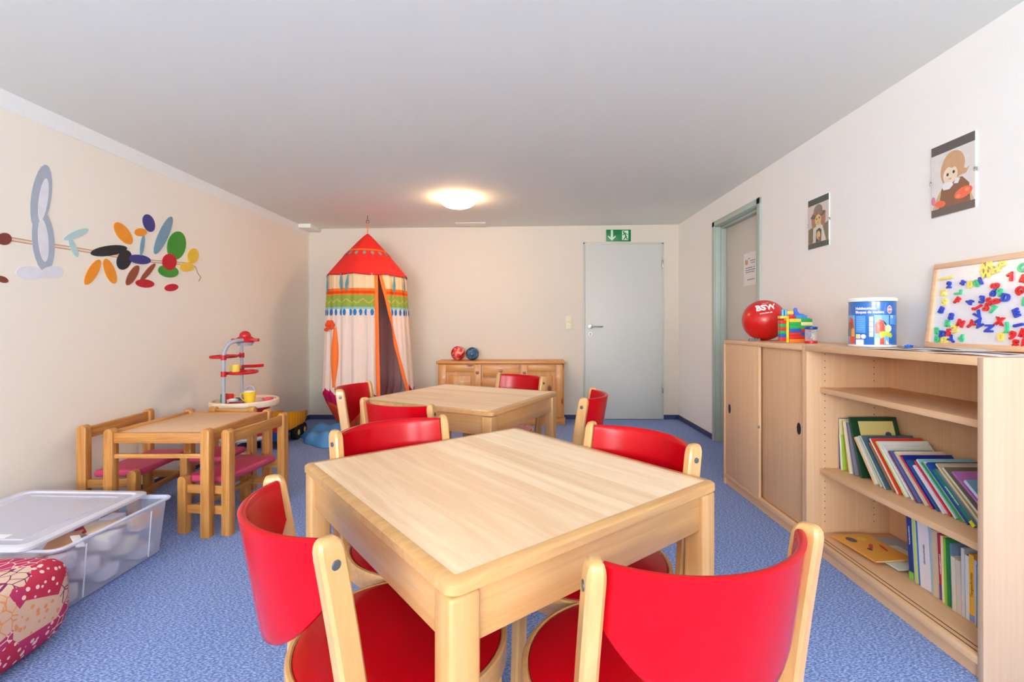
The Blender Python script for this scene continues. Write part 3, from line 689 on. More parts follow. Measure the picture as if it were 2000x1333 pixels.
LO = [
 ((24, 58, 138), (22, 52, 130), .018, .262, .20, 4, 'navy hardback with green foot, first of the lower upright books', ('~', (220, 228, 244), .010, .62)),
 ((190, 220, 240), (168, 206, 236), .010, .255, .20, 4, 'light blue speckled spine beside the navy hardback', None),
 ((220, 230, 180), (196, 214, 110), .009, .250, .20, 4, 'yellow green spine with animal colours beside the speckled spine', None),
 ((60, 140, 210), (56, 132, 206), .010, .250, .20, 4, 'bright blue spine left of the wide white slipcase', None),
 ((232, 230, 234), (226, 222, 230), .040, .245, .20, 4, 'wide white slipcase with faint lettering on the bottom board', ('~', (96, 96, 130), .014, .50)),
 ((160, 190, 214), (158, 188, 212), .009, .245, .20, 3, 'pale steel blue spine right of the white slipcase', None),
 ((214, 202, 178), (206, 190, 162), .016, .240, .19, 3, 'beige spine between pale blue and red spines', None),
 ((176, 28, 60), (186, 26, 62), .013, .235, .19, 3, 'crimson and violet spine with white lettering', ('~', (244, 236, 240), .009, .52)),
 ((232, 222, 170), (236, 224, 176), .008, .235, .20, 2, 'pale yellow spine beside the crimson one', None),
 ((150, 206, 60), (140, 200, 50), .008, .232, .20, 2, 'lime green spine in the lower row', None),
 ((40, 150, 76), (30, 128, 70), .010, .236, .22, 2, 'dark green book behind the lime spine', None),
 ((120, 142, 176), (104, 128, 150), .009, .225, .22, 2, 'dusty blue book before the short beige pair', None),
 ((216, 206, 186), (222, 212, 194), .013, .185, .16, 2, 'short beige book, left of the matching pair', None),
 ((208, 200, 182), (212, 204, 188), .014, .182, .16, 2, 'short beige book, right of the matching pair', None),
 ((204, 222, 236), (214, 218, 220), .010, .232, .22, 1, 'off white spine with pale cover before the glossy blue book', None),
 ((24, 80, 150), (226, 226, 228), .012, .215, .19, 1, 'glossy book with white spine and blue and black cover', None),
 ((240, 180, 40), (242, 188, 44), .015, .225, .20, 1, 'bright yellow book with brown title Tiergeschichten', ('Tiergeschichten', (92, 58, 20), .013, .56)),
 ((206, 196, 226), (200, 190, 222), .008, .215, .20, 1, 'lilac spine next to the bright yellow book', None),
 ((60, 160, 160), (72, 150, 150), .009, .205, .20, 0, 'teal and white spine nearest to the bookcase side panel', None),
]
y = 1.868; LO = [(a[0], a[1], a[2] * 1.22) + tuple(a[3:]) for a in LO]
for i, (cv, sp, t_, h, d, tilt, lab, ti) in enumerate(LO):
    x = 1.520 - 0.03 * i / len(LO) + random.uniform(-0.004, 0.004)
    r = book(lab, cv, sp, t_, h, d, (x, y, ZB), tilt, 0, None, (), ti, group='upright books on the bottom board')
    if i == 0: MB().box(-0.0006, 0.0, -t_, 0, 0.0, 0.028).build('spine_foot', cmat((120, 200, 70)), r)
    if i == 16: MB().box(-0.0006, 0.0, -t_, 0, 0.004, 0.026).build('spine_sticker', cmat((120, 150, 214)), r)
    if i == 7: MB().box(-0.0006, 0.0, -t_, 0, 0.0, 0.055).build('spine_foot', cmat((100, 66, 150)), r)
    y -= t_ / math.cos(R(tilt)) + 0.0012
# flat books at the far end of the bottom board (flat: local z runs toward +y, thickness upward)
def flatbook(label, cover, t_, w_, l_, loc, yaw, pic=None, spots=()):
    r = book(label, cover, cover, t_, l_, w_, loc, 0, yaw, pic, spots, None, True, 'flat books on the bottom board'); return r
flatbook('pale blue grey large book lying flat under the orange one', (160, 176, 196), .008, .215, .235, (1.520, 1.968, ZB), 0)
flatbook('thin pale book lying lowest, its corner showing below the orange one', (214, 226, 222), .006, .17, .20, (1.505, 1.905, ZB+0.0085), 3)
flatbook('orange picture book lying flat on top, with a brown drawing', (226, 160, 66), .008, .170, .245, (1.452, 1.955, ZB+0.015), 5, ((228, 164, 70), (.03, .97, .03, .97)),
         ((.3, .78, .020, .026, 2), (.62, .80, .020, .018, 3), (.5, .5, .030, .008, 0), (.75, .42, .032, .007, 0), (.35, .40, .012, .008, 2)))

# ---------------------------------------------------------------- things on top of the cabinets
CT = CH_ + 0.0005
t = thing('large_ball', 'large glossy red ball with white lettering on the sliding door cabinet', 'ball', (1.560, 3.075, CT))
MB().sphere((0, 0, 0.130), 0.131, (1, 1, 0.995), u=48, v=32).build('ball_body', mat('red_rubber', (206, 22, 22), 0.32, coat=0.2), t)
def ball_text(txt, size, el, bold, name, M, tilt=8):
    # lettering wrapped on the sphere, facing the camera
    b = MB(); b.text(txt, size, 0.0003, Matrix.Identity(4), bold)
    d = Vector((0, 0, 0)) - Vector((1.56, 3.075, 0)); az = math.atan2(d.y, d.x) + R(6)
    for v in b.bm.verts:
        x, yv = v.co.x, v.co.y; c, s_ = math.cos(R(tilt)), math.sin(R(tilt)); x, yv = c*x - s_*yv, s_*x + c*yv
        e = el + yv / 0.131; a = az + x / (0.131 * math.cos(e)); rr = 0.1318 + (0.0004 if v.co.z > 0 else 0)
        v.co = Vector((rr*math.cos(e)*math.cos(a), rr*math.cos(e)*math.sin(a), 0.130 + rr*math.sin(e)))
    return b.build(name, M, t, smooth=False)
MWt = mat('print_white', (250, 244, 244), 0.4)
ball_text('BSW', 0.058, R(37), 0.0025, 'lettering', MWt, 9)
ball_text('IIIIIIIIIII', 0.013, R(54), 0.0, 'letter_spikes', MWt, 9)
ball_text('www.bsw.de', 0.014, R(20), 0.0003, 'small_lettering', MWt, 9)

# building brick wall: connected bricks
BC = dict(y=(250, 206, 60), r=(216, 44, 40), g=(40, 168, 84), b=(30, 96, 196), o=(244, 130, 40), l=(70, 110, 220), w=(236, 230, 160), t=(60, 150, 200))
def bmat(k): return mat('brick_' + k, BC[k], 0.3, coat=0.2)
t = thing('brick_model', 'colourful model built of connected toy bricks beside the red ball', 'toy', (1.512, 2.690, CT))
UW, UH = 0.032, 0.0192
def brick(par, x, y, row, ny, k, nx=2, studs=True, name='brick'):
    b = MB().box(x, x+nx*UW-0.0004, y, y+ny*UW-0.0004, row*UH, row*UH+UH-0.0003, 0.0008)
    if studs:
        for i in range(nx):
            for j in range(ny): b.cyl(x+UW*(i+.5), y+UW*(j+.5), row*UH+UH-0.0005, row*UH+UH+0.0045, 0.0095, seg=14)
    return b.build(name, bmat(k), par)
# wall runs along x (left in the photo = lower x); the model faces the camera
rows = ['o', 'r', 'rb', 'bb', 'gr', 'gg', 'yw', 'yg']
LAY = [(0, [(0, 4, 'o')]), (1, [(0, 4, 'r')]), (2, [(0, 2, 'r'), (2, 2, 'b')]), (3, [(0, 2, 'b'), (2, 2, 'r')]), (4, [(0, 2, 'g'), (2, 2, 'g')]),
       (5, [(0, 2, 'g'), (2, 2, 'w')]), (6, [(0, 2, 'y'), (2, 2, 'g')])]
for row, it in LAY:
    for x0_, n_, k in it: brick(t, x0_*UW, 0, row, 1, k, n_, studs=(row == 6))
brick(t, UW*1.1, 0, 7, 1, 't', 2); brick(t, 0, 0, 7, 1, 'r', 1)
MB().prism([(0.030, 0.150), (0.030, 0.185), (0.036, 0.196), (0.044, 0.194), (0.047, 0.176), (0.060, 0.164), (0.082, 0.160), (0.086, 0.150)], -0.024, -0.004, mtx=FX, bev=0.002).build('animal_shape', bmat('l'), t)
b = MB().prism([(-0.012, 0.160), (-0.012, 0.176), (0.024, 0.178), (0.026, 0.160)], -0.022, -0.006, mtx=FX, bev=0.002); b.build('toy_block', bmat('y'), t)
# ladder-like tower on the left
for row, k in enumerate('rbgrgry'):
    if row < 6: brick(t, -0.050, 0.002, row + 0.5, 1, k, 1, studs=False)
MB().box(-0.018, -0.004, 0.0, 0.030, 0.0, 0.135, 0.002).box(-0.054, -0.004, 0.0, 0.030, 0.135, 0.150, 0.002).build('brick_column', bmat('y'), t)
MB().cyl(-0.034, 0.014, 0.1505, 0.186, 0.008).cyl(-0.016, 0.014, 0.1505, 0.186, 0.008).build('peg', bmat('t'), t)
o = MB().box(-0.035, 0.035, -0.008, 0.008, 0, 0.010, 0.003)
for k in range(4): o.box(-0.030+0.017*k, -0.020+0.017*k, -0.0085, 0.0085, 0.009, 0.016, 0.001)
o = o.build('toy_ladder', mat('grey_toy_plastic', (120, 126, 124), 0.4)); o.location = (1.435, 2.945, CT); tag(o, 'small grey ribbed toy piece in front of the red ball', 'toy')
# clear jar with blue lid and red base
t = thing('clear_jar', 'small clear jar with blue lid and red base beside the brick model', 'jar', (1.552, 2.560, CT))
MB().cyl(0, 0, 0.0, 0.014, 0.030, bev=0.002, seg=32).build('jar_base', mat('red_plastic', (206, 34, 34), 0.3), t)
MB().lathe([(0.028, 0.0145), (0.028, 0.074), (0.0265, 0.074), (0.0265, 0.0145)], seg=32, closed=True).build('jar_wall', plastic_clear('clear_plastic', (240, 240, 240), 0.10, 0.1), t)
MB().cyl(0, 0, 0.0745, 0.090, 0.031, bev=0.004, seg=32).build('lid', mat('blue_plastic', (26, 60, 160), 0.3), t)
b = MB()
for k in range(9): b.m(k % 3).box(-0.006, 0.006, -0.006, 0.006, -0.006, 0.006, 0.002, mtx=Matrix.Translation((0.013*math.cos(k*2.2), 0.013*math.sin(k*2.2), 0.024+0.005*k)) @ Euler((k, k*2, k*3)).to_matrix().to_4x4())
b.build('filling', [mat('fill_cream', (226, 214, 190), 0.5), mat('fill_blue', (90, 120, 190), 0.5), mat('fill_grey', (190, 190, 196), 0.5)], t)

# bucket of wooden building blocks
t = thing('toy_bucket', 'round blue labelled tub of wooden building blocks with white lid on the bookcase', 'bucket', (1.612, 2.195, CT))
RB, HB = 0.090, 0.208
MB().lathe([(0, 0.001), (RB-0.002, 0.001), (RB, 0.006), (RB, HB-0.008), (RB, HB-0.006), (0, HB-0.006)], seg=64).build('tub', mat('label_blue', (36, 110, 196), 0.25, coat=0.5), t)
MB().lathe([(RB-0.001, HB-0.004), (RB+0.004, HB-0.004), (RB+0.005, HB+0.006), (RB+0.001, HB+0.012), (RB-0.010, HB+0.014), (0, HB+0.012)], seg=64).build('lid', mat('tub_lid_white', (246, 246, 242), 0.3), t)
MB().lathe([(RB+0.0003, 0.0005), (RB+0.0012, 0.001), (RB+0.0012, 0.008), (RB+0.0003, 0.009)], seg=64).build('tub_foot', mat('tub_lid_white', (246, 246, 242), 0.3), t)
azc = math.atan2(-2.195, -1.612)
def onTub(pts, layer, mi, b):
    """pts in (u right, v up) metres on the side facing the camera, u=0 centre"""
    tb = bmesh.new(); 
    f = tb.faces.new([tb.verts.new((p[0], p[1], 0)) for p in pts])
    bmesh.ops.triangulate(tb, faces=[f]); 
    for _ in range(2): bmesh.ops.subdivide_edges(tb, edges=[e for e in tb.edges if abs(e.verts[0].co.x - e.verts[1].co.x) > 0.012], cuts=1, use_grid_fill=True)
    for v in tb.verts:
        a = azc + v.co.x * 0.84 / RB; rr = RB + 0.0004 + 0.0003 * layer
        v.co = Vector((rr*math.cos(a), rr*math.sin(a), v.co.y))
    b.m(mi)._merge(tb)
def rc(a, c, d, e): return [(a, d), (c, d), (c, e), (a, e)]
b = MB()
PAL = [(40, 44, 52), (224, 74, 44), (244, 168, 62), (196, 212, 60), (238, 226, 170), (240, 244, 250), (120, 178, 232), (110, 118, 128), (158, 84, 48), (232, 120, 120), (70, 150, 226)]
# left picture strip
onTub(rc(-.150, -.082, .010, .142), 1, 6, b); onTub([(-.140, .085), (-.115, .135), (-.095, .125), (-.088, .085)], 2, 1, b); onTub(rc(-.135, -.100, .075, .110), 3, 8, b)
onTub(rc(-.105, -.084, .045, .082), 3, 2, b); onTub(rc(-.150, -.108, .045, .080), 4, 7, b); onTub(rc(-.120, -.083, .012, .045), 4, 1, b)
# text panel
onTub(rc(-.076, -.028, .062, .140), 1, 10, b); onTub(rc(-.076, -.052, .036, .056), 2, 4, b); onTub(ellipse(-.038, .046, .012, .010), 2, 5, b); onTub(rc(-.076, -.036, .008, .032), 2, 5, b)
for k in range(7): onTub(rc(-.073, -.073 + (.040 if k % 3 else .028), .132-.0095*k, .135-.0095*k), 3, 6, b)
# block tower strip and the big picture at right
for k in range(4): onTub(rc(-.012, .006, .045+.023*k, .066+.023*k), 2, 5 if k else 4, b)
onTub(rc(.010, .078, .010, .142), 1, 6, b); onTub([(.012, .100), (.030, .125), (.048, .118), (.056, .092), (.058, .060), (.014, .060)], 2, 1, b)
onTub([(.048, .120), (.064, .104), (.066, .094), (.054, .104)], 3, 0, b); onTub(ellipse(.075, .082, .018, .016), 3, 4, b); onTub([(.028, .048), (.034, .068), (.056, .070), (.090, .062), (.098, .050), (.090, .040), (.062, .050), (.046, .040)], 4, 3, b)
onTub(rc(.012, .032, .010, .040), 4, 4, b); onTub([(.034, .012), (.036, .036), (.052, .044), (.054, .012)], 5, 1, b); onTub([(.060, .012), (.062, .034), (.078, .014), (.100, .012)], 5, 4, b)
onTub(rc(.082, .130, .100, .142), 2, 10, b); 
for k in range(4): onTub(rc(.084, .104, .104+.006*k, .1065+.006*k), 3, 6, b)
onTub(ellipse(.082, .166, .0135, .0185), 3, 5, b); onTub(ellipse(.082, .166, .0115, .0160), 4, 9, b); onTub(rc(.072, .092, .163, .170), 5, 5, b)
b.build('printed_label', [mat('lab_%d' % i, c, 0.3, coat=0.4) for i, c in enumerate(PAL)], t, smooth=False)
def tub_text(txt, size, u, v, bold=0.0, layer=4):
    b = MB().text(txt, size, 0.0002, Matrix.Identity(4), bold, 'LEFT')
    for q in b.bm.verts:
        a = azc + (q.co.x + u) * 0.84 / RB; rr = RB + 0.0012 + 0.0003*layer + (0.0003 if q.co.z > 0 else 0); q.co = Vector((rr*math.cos(a), rr*math.sin(a), q.co.y + v))
    b.build('label_lettering', MWt, t, smooth=False)
tub_text('Holzbausteine', 0.0165, -.076, .172, 0.0005); tub_text('Bloques de madera', 0.0165, -.076, .155, 0.0005); tub_text('75', 0.017, .084, .133, 0.0005)

o = MB().box(-0.016, 0.016, -0.010, 0.010, 0, 0.012, 0.001)
for k in (-1, 0, 1): o.cyl(0.010*k, 0, 0.012, 0.015, 0.004, seg=10)
o = o.build('toy_brick', bmat('b')); o.location = (1.640, 2.020, CT); o.rotation_euler = (0, 0, 0.5); tag(o, 'tiny dark blue toy brick between the tub and the magnet board', 'toy')

# loose cards / paper sheets along the front of the board
def sheet(label, x, y, w_, l_, rz, rgb, z, marks):
    b = MB()
    def f(u, v): return Vector(((u-.5)*w_, (v-.5)*l_, 0.0016 + 0.0035*abs(math.sin(3.1*v+z*900))))
    b.m(0).grid(f, 4, 12, 0.0006)
    for (u, v, du, dv) in marks:
        def g(p, q): 
            c = f(u + du*p, v + dv*q); return c + Vector((0, 0, 0.0009))
        b.m(1).grid(g, 2, 4)
    o = b.build('paper_sheet', [cmat(rgb, 0.5), cmat((60, 62, 70), 0.5)]); o.location = (x, y, CT + z); o.rotation_euler = (0, 0, rz)
    tag(o, label, 'paper', 'loose sheets in front of the magnet board')
sheet('white sheet with dark marks at the far left end of the loose papers', 1.500, 1.850, .15, .21, .35, (232, 236, 234), 0.0, [(.1, .2, .3, .3), (.6, .6, .3, .2)])
sheet('pale grey sheet with a dark curved mark before the magnet board', 1.560, 1.690, .15, .21, -.25, (218, 224, 226), 0.0062, [(.1, .3, .25, .5)])
sheet('bright white sheet nearest the open end of the bookcase top', 1.490, 1.545, .16, .22, .15, (238, 236, 240), 0.0, [(.5, .15, .25, .5)])

# ---------------------------------------------------------------- magnet board with letters
BX0, BX1, BH = 1.708, 1.752, 0.352
tl = math.atan2(BX1 - BX0, BH)
BM = Matrix.Translation((BX0, 2.015, CT + 0.003)) @ Matrix.Rotation(tl, 4, 'Y')      # local: x = outward normal negative, y = -> far, z = up
BW = 0.52
t = thing('magnet_board', 'white magnetic board in a light wooden frame leaning on the wall, covered with plastic letters', 'board')
t.matrix_world = BM
FB = wood('board_frame_wood', (226, 182, 144), (238, 200, 164), 1, rough=0.5, along=3, across=50)
MB().box(-0.002, 0.008, -BW+0.01, -0.01, 0.01, BH-0.01).build('white_surface', mat('enamel_white', (232, 232, 240), 0.22, coat=0.3), t)
for n_, (ya, yb_, za, zb) in {'a': (-BW, 0, 0, 0.022), 'b': (-BW, 0, BH-0.022, BH), 'c': (-0.022, 0, 0.0222, BH-0.0222), 'd': (-BW, -BW+0.022, 0.0222, BH-0.0222)}.items():
    MB().box(-0.010, 0.010, ya, yb_, za, zb, 0.003).build('frame_rail', FB, t)
LC = dict(b=((28, 66, 190), 'blue'), r=((222, 26, 40), 'red'), g=((62, 200, 140), 'green'), y=((240, 222, 104), 'yellow'))
LM = {k: mat('magnet_' + k, v[0], 0.35, coat=0.2) for k, v in LC.items()}
def magnet(ch, k, u, v, rot, size, label):
    # u metres from the far (left) edge, v metres above the board's foot
    m4 = Matrix.Translation((0, 0, 0)) @ Matrix.Rotation(R(-90), 4, 'Z') @ FX @ Matrix.Rotation(R(rot), 4, 'Z')
    b = MB()
    if ch == '-': b.prism(rounded_rect(-size/2, size/2, -0.005, 0.005, 0.004, 3), -0.0035, 0.0035, mtx=m4, bev=0.001)
    else:
        b.text(ch, size, 0.007, m4 @ Matrix.Translation((0, -size*0.0, 0)), size * 0.05)
    o = b.build('magnetic_digit' if ch in '0123456789' else 'magnetic_letter' if ch.isalpha() else 'magnetic_sign', LM[k], smooth=False)
    o.matrix_world = BM @ Matrix.Translation((-0.0062, -u, v))
    tag(o, label, 'magnet', 'plastic magnets on the white board')
MAG = [
 ('2','b',.0804,.2571,0,'blue magnetic digit 2 under the yellow bar, upper left of the board'),
 ('+','b',.1401,.2599,12,'blue magnetic plus sign between the digits 2 and 0 at upper left'),
 ('0','y',.1719,.2507,0,'yellow magnetic digit 0 right of the blue plus sign'),
 ('8','g',.1994,.2530,30,'green magnetic digit 8 between the yellow 0 and the slanted blue I'),
 ('I','b',.2141,.2608,30,'blue magnetic letter I, slanted, beside the green 8 at the top'),
 ('H','y',.0594,.2274,90,'yellow magnetic letter H lying sideways near the left board edge'),
 ('L','g',.1268,.2243,90,'green magnetic letter L turned sideways below the plus sign'),
 ('F','r',.1241,.1909,-35,'red magnetic letter F tilted below the green L'),
 ('4','b',.1818,.1816,90,'blue magnetic digit 4 lying sideways right of the red F'),
 ('8','r',.2726,.2390,95,'red magnetic digit 8 lying sideways on top of the central cluster'),
 ('6','b',.2675,.2120,-25,'blue magnetic digit 6 directly under the sideways red 8'),
 ('9','g',.2925,.2112,10,'green magnetic digit 9 between the blue 6 and the blue D'),
 ('D','b',.3145,.1909,-8,'blue magnetic letter D at the right end of the central cluster'),
 ('0','r',.2826,.1810,100,'red magnetic digit 0 lying sideways left of the blue D'),
 ('3','b',.2270,.1890,0,'blue magnetic digit 3 at the left of the central cluster'),
 ('S','r',.2570,.1800,30,'red magnetic letter S between the blue 3 and the red 0'),
 ('5','r',.2490,.1590,-20,'red magnetic digit 5 under the red S in the middle'),
 ('J','r',.2150,.1610,-60,'red magnetic letter J below the blue 3'),
 ('7','g',.2740,.1500,-20,'green magnetic digit 7 below the central red digits'),
 ('B','b',.0584,.1546,-25,'blue magnetic letter B near the left board edge at mid height'),
 ('8','b',.1072,.1272,-8,'blue magnetic digit 8 right below the blue B'),
 ('S','y',.0691,.1872,0,'yellow magnetic letter S above the blue B'),
 ('V','b',.2205,.1310,40,'blue magnetic letter V under the red J'),
 ('N','r',.1521,.0995,-20,'red magnetic letter N at lower left, right of the green R'),
 ('Y','r',.1935,.0940,-50,'red magnetic letter Y left of the blue Z'),
 ('Z','b',.2280,.0990,30,'blue magnetic letter Z right of the red Y'),
 ('N','b',.2702,.0812,90,'blue magnetic letter N lying sideways in the lower middle'),
 ('X','r',.3035,.1060,-10,'red magnetic letter X in the lower middle'),
 ('J','g',.3330,.0880,10,'green magnetic letter J right of the red X'),
 ('-','b',.3710,.0930,14,'blue magnetic bar below the blue letter E'),
 ('E','b',.3587,.1349,25,'blue magnetic letter E at the right of the board'),
 ('0','y',.3158,.0500,0,'yellow magnetic digit 0 below the red X'),
 ('4','g',.1631,.0414,0,'green magnetic digit 4 alone near the lower board edge'),
 ('R','g',.0960,.0990,0,'green magnetic letter R below the blue 8'),
 ('Z','y',.1310,.0770,20,'yellow magnetic letter Z beside the red 5 at lower left'),
 ('R','g',.0520,.0690,10,'green magnetic letter R in the lower left corner cluster'),
 ('D','b',.0790,.0560,0,'blue magnetic letter D in the lower left corner cluster'),
 ('5','r',.1048,.0630,0,'red magnetic digit 5 in the lower left corner cluster'),
 ('B','g',.0560,.0360,0,'green magnetic letter B lowest in the left corner'),
 ('Q','y',.0900,.0310,0,'yellow magnetic letter Q on the lower frame edge'),
 ('Y','b',.1230,.0340,50,'blue magnetic letter Y right of the yellow Q'),
 ('7','r',.3250,.2646,30,'red magnetic digit 7 at the upper right'),
 ('4','r',.3662,.2520,20,'red magnetic digit 4 at the right picture edge, right of the 7'),
 ('G','r',.3608,.2147,-60,'red magnetic letter G below the red 4 at the right'),
 ('C','g',.3593,.2919,30,'green magnetic letter C at the upper right corner'),
 ('B','g',.3860,.1740,0,'green magnetic letter B at the right picture edge above the E'),
 ('9','r',.3540,.0560,-10,'red magnetic digit 9 in the lower right cluster'),
 ('R','r',.3900,.0640,-15,'red magnetic letter R in the lower right cluster'),
 ('S','r',.3690,.0260,0,'red magnetic letter S lowest in the lower right cluster'),
 ('A','r',.4000,.0300,20,'red magnetic letter A in the lower right cluster'),
 ('A','y',.2180,.3130,10,'yellow magnetic letter A, left end of the top yellow cluster'),
 ('K','y',.2420,.3190,0,'yellow magnetic letter K in the top yellow cluster'),
 ('W','y',.2330,.2850,0,'yellow magnetic letter W, lowest of the top yellow cluster'),
 ('H','y',.2660,.2990,15,'yellow magnetic letter H in the top yellow cluster'),
 ('P','y',.2880,.3110,-10,'yellow magnetic letter P, right end of the top yellow cluster'),
 ('-','y',.0640,.2876,4,'yellow magnetic bar at the upper left corner of the board'),
]
for ch, k, u, v, rot, lab in MAG:
    magnet(ch, k, u, v, rot, (0.060 if u < .1 else 0.022) if ch == '-' and k == 'y' else 0.034 if ch == '-' else 0.036 + 0.010 * u, lab)

# ---------------------------------------------------------------- framed prints on the right wall
def print_frame(label, yc, zc_, shapes, pal, dark):
    t = thing('framed_print', label, 'picture', (XR, yc, zc_), group='unframed glass clip pictures on the right wall')
    MB().box(-0.006, 0, -0.1, 0.1, -0.151, 0.151, 0.001).build('backing', mat('clip_frame_white', (225, 222, 218), 0.4), t)
    m4 = Matrix.Translation((-0.006, 0, 0)) @ Matrix.Rotation(R(-90), 4, 'Z') @ FX   # local x -> right in view, y -> up
    b = MB(); b.m(0).prism([(-.099, -.15), (.099, -.15), (.099, .15), (-.099, .15)], 0, .0003, mtx=m4)
    b.m(1).prism([(-.099, -.118), (.099, -.118), (.099, .112), (-.099, .112)], 0.0003, .0006, mtx=m4)
    for i, (ci, pts) in enumerate(shapes): b.m(ci + 1).prism(pts, 0.0003, .0007 + .0001*i, mtx=m4)
    b.build('painted_sheet', [mat('mount_' + dark[0], dark[1], 0.35)] + [mat('pig_%s_%d' % (dark[0], i), c, 0.45, var=0.1, bscale=60) for i, c in enumerate(pal)], t, smooth=False)
    for s in (-1, 1): MB().box(-0.010, 0, s*0.1-0.003, s*0.1+0.003, -0.008, 0.008, 0.001).build('clip', M_steel, t)
E = ellipse
print_frame('framed print of a blond child with white collar and orange flowers, above the magnet board', 1.960, 1.675, [
    (1, [(-.095, -.117), (-.06, -.05), (-.02, -.02), (.03, -.02), (.07, -.05), (.095, -.117)]),
    (2, [(-.062, -.118), (-.05, -.04), (-.02, -.012), (.045, -.012), (.075, -.045), (.08, -.118)]),
    (3, E(.005, .045, .052, .060, 28)), (3, E(-.028, .020, .024, .050, 20, 8)), (3, [(.03, .03), (.065, .015), (.078, .022), (.062, -.003), (.03, -.005)]),
    (4, E(-.008, .010, .033, .036, 26)), (3, [(-.045, .035), (-.03, .075), (.02, .08), (.035, .030), (.018, .040), (.0, .036), (-.015, .045)]),
    (5, E(-.020, .014, .0055, .0065)), (5, E(.008, .018, .0055, .0065)), (6, E(-.008, -.006, .006, .003)),
    (7, [(-.045, -.030), (-.035, -.014), (.0, -.022), (.006, -.034), (-.012, -.048), (-.04, -.046)]), (7, [(.008, -.030), (.020, -.008), (.036, -.016), (.026, -.034)]),
    (8, E(.050, -.078, .040, .022, 16, 12)), (8, E(-.055, -.100, .026, .014, 14, -10)), (9, E(.030, -.088, .010, .008)), (9, E(.068, -.070, .010, .008)), (10, E(-.088, -.080, .010, .018))],
    [(224, 220, 214), (206, 176, 140), (142, 100, 76), (206, 164, 124), (238, 216, 190), (64, 56, 50), (206, 140, 126), (232, 232, 232), (240, 112, 84), (250, 150, 110), (216, 130, 160)], ('warm', (98, 92, 90)))
print_frame('framed print of a child with flowered hat and long hair, left of the other picture', 2.848, 1.680, [
    (1, [(-.095, -.117), (-.095, -.03), (-.05, -.02), (.05, -.02), (.095, -.01), (.095, -.117)]),
    (2, E(-.042, .012, .022, .052, 18, 6)), (2, E(.048, .012, .022, .050, 18, -6)),
    (3, E(0, .072, .042, .036, 22)), (4, E(0, .045, .072, .018, 24, 5)), (5, E(-.030, .060, .014, .013)), (5, E(.005, .056, .014, .011)), (6, E(.030, .054, .013, .012)),
    (7, E(0, .014, .029, .034, 22)), (8, E(-.013, .022, .005, .006)), (8, E(.014, .026, .005, .006)), (5, E(0, .0, .007, .003)),
    (9, [(-.05, -.117), (-.045, -.03), (.0, -.018), (.04, -.022), (.075, -.117)]), (10, [(-.02, -.117), (-.015, -.045), (.015, -.035), (.035, -.05), (.03, -.117)]),
    (7, E(.006, -.078, .018, .026)), (5, E(.012, -.100, .010, .014)), (1, E(-.07, -.10, .025, .014))],
    [(212, 204, 196), (128, 122, 96), (176, 128, 104), (140, 132, 112), (120, 104, 92), (182, 112, 112), (132, 136, 120), (222, 190, 130), (54, 48, 44), (216, 208, 196), (90, 82, 80)], ('cool', (84, 88, 84)))

# ---------------------------------------------------------------- painted wall motif (plain rope with simple shapes)
t = thing('wall_painting', 'painted rope with plain coloured shapes on the cream wall', 'mural', (XL, 0, 0))
WM = Matrix.Rotation(R(90), 4, 'Z') @ FX      # local x -> +y (right in view), y -> up, z -> into the room
def wall_pts(pts): return [(2.42*930/(1020-x), 1.06-(y-637)*2.42/(1020-x)) for x, y in pts]
ropes = [(-12, 462), (20, 467), (60, 474), (110, 481), (150, 487), (180, 492), (220, 499), (260, 506), (300, 511), (340, 514), (372, 516)]
W_ = wall_pts(ropes)
def ribbon(pts, w0, n=60):
    L_, Rr_ = [], []
    for i, (x, y) in enumerate(pts):
        a = pts[max(i-1, 0)]; c = pts[min(i+1, len(pts)-1)]; dx, dy = c[0]-a[0], c[1]-a[1]; l = math.hypot(dx, dy); nx, ny = -dy/l*w0/2, dx/l*w0/2
        L_.append((x+nx, y+ny)); Rr_.append((x-nx, y-ny))
    return L_ + Rr_[::-1]
b = MB().m(0).prism(ribbon(W_, 0.020), 0.0004, 0.0012, mtx=WM).m(1).prism(ribbon(W_, 0.010), 0.0012, 0.0014, mtx=WM)
tail = wall_pts([(372, 516), (382, 522), (386, 534), (392, 542), (388, 550)]); b.m(0).prism(ribbon(tail, 0.008), 0.0004, 0.0012, mtx=WM)
b.build('painted_rope', [mat('rope_tan', (196, 150, 116), 0.8), mat('rope_light', (232, 214, 190), 0.8)], t, smooth=False)
def pix_ell(cx, cy, rx, ry, rot=0): return wall_pts(ellipse(cx, cy, rx, ry, 22, rot))[::-1]
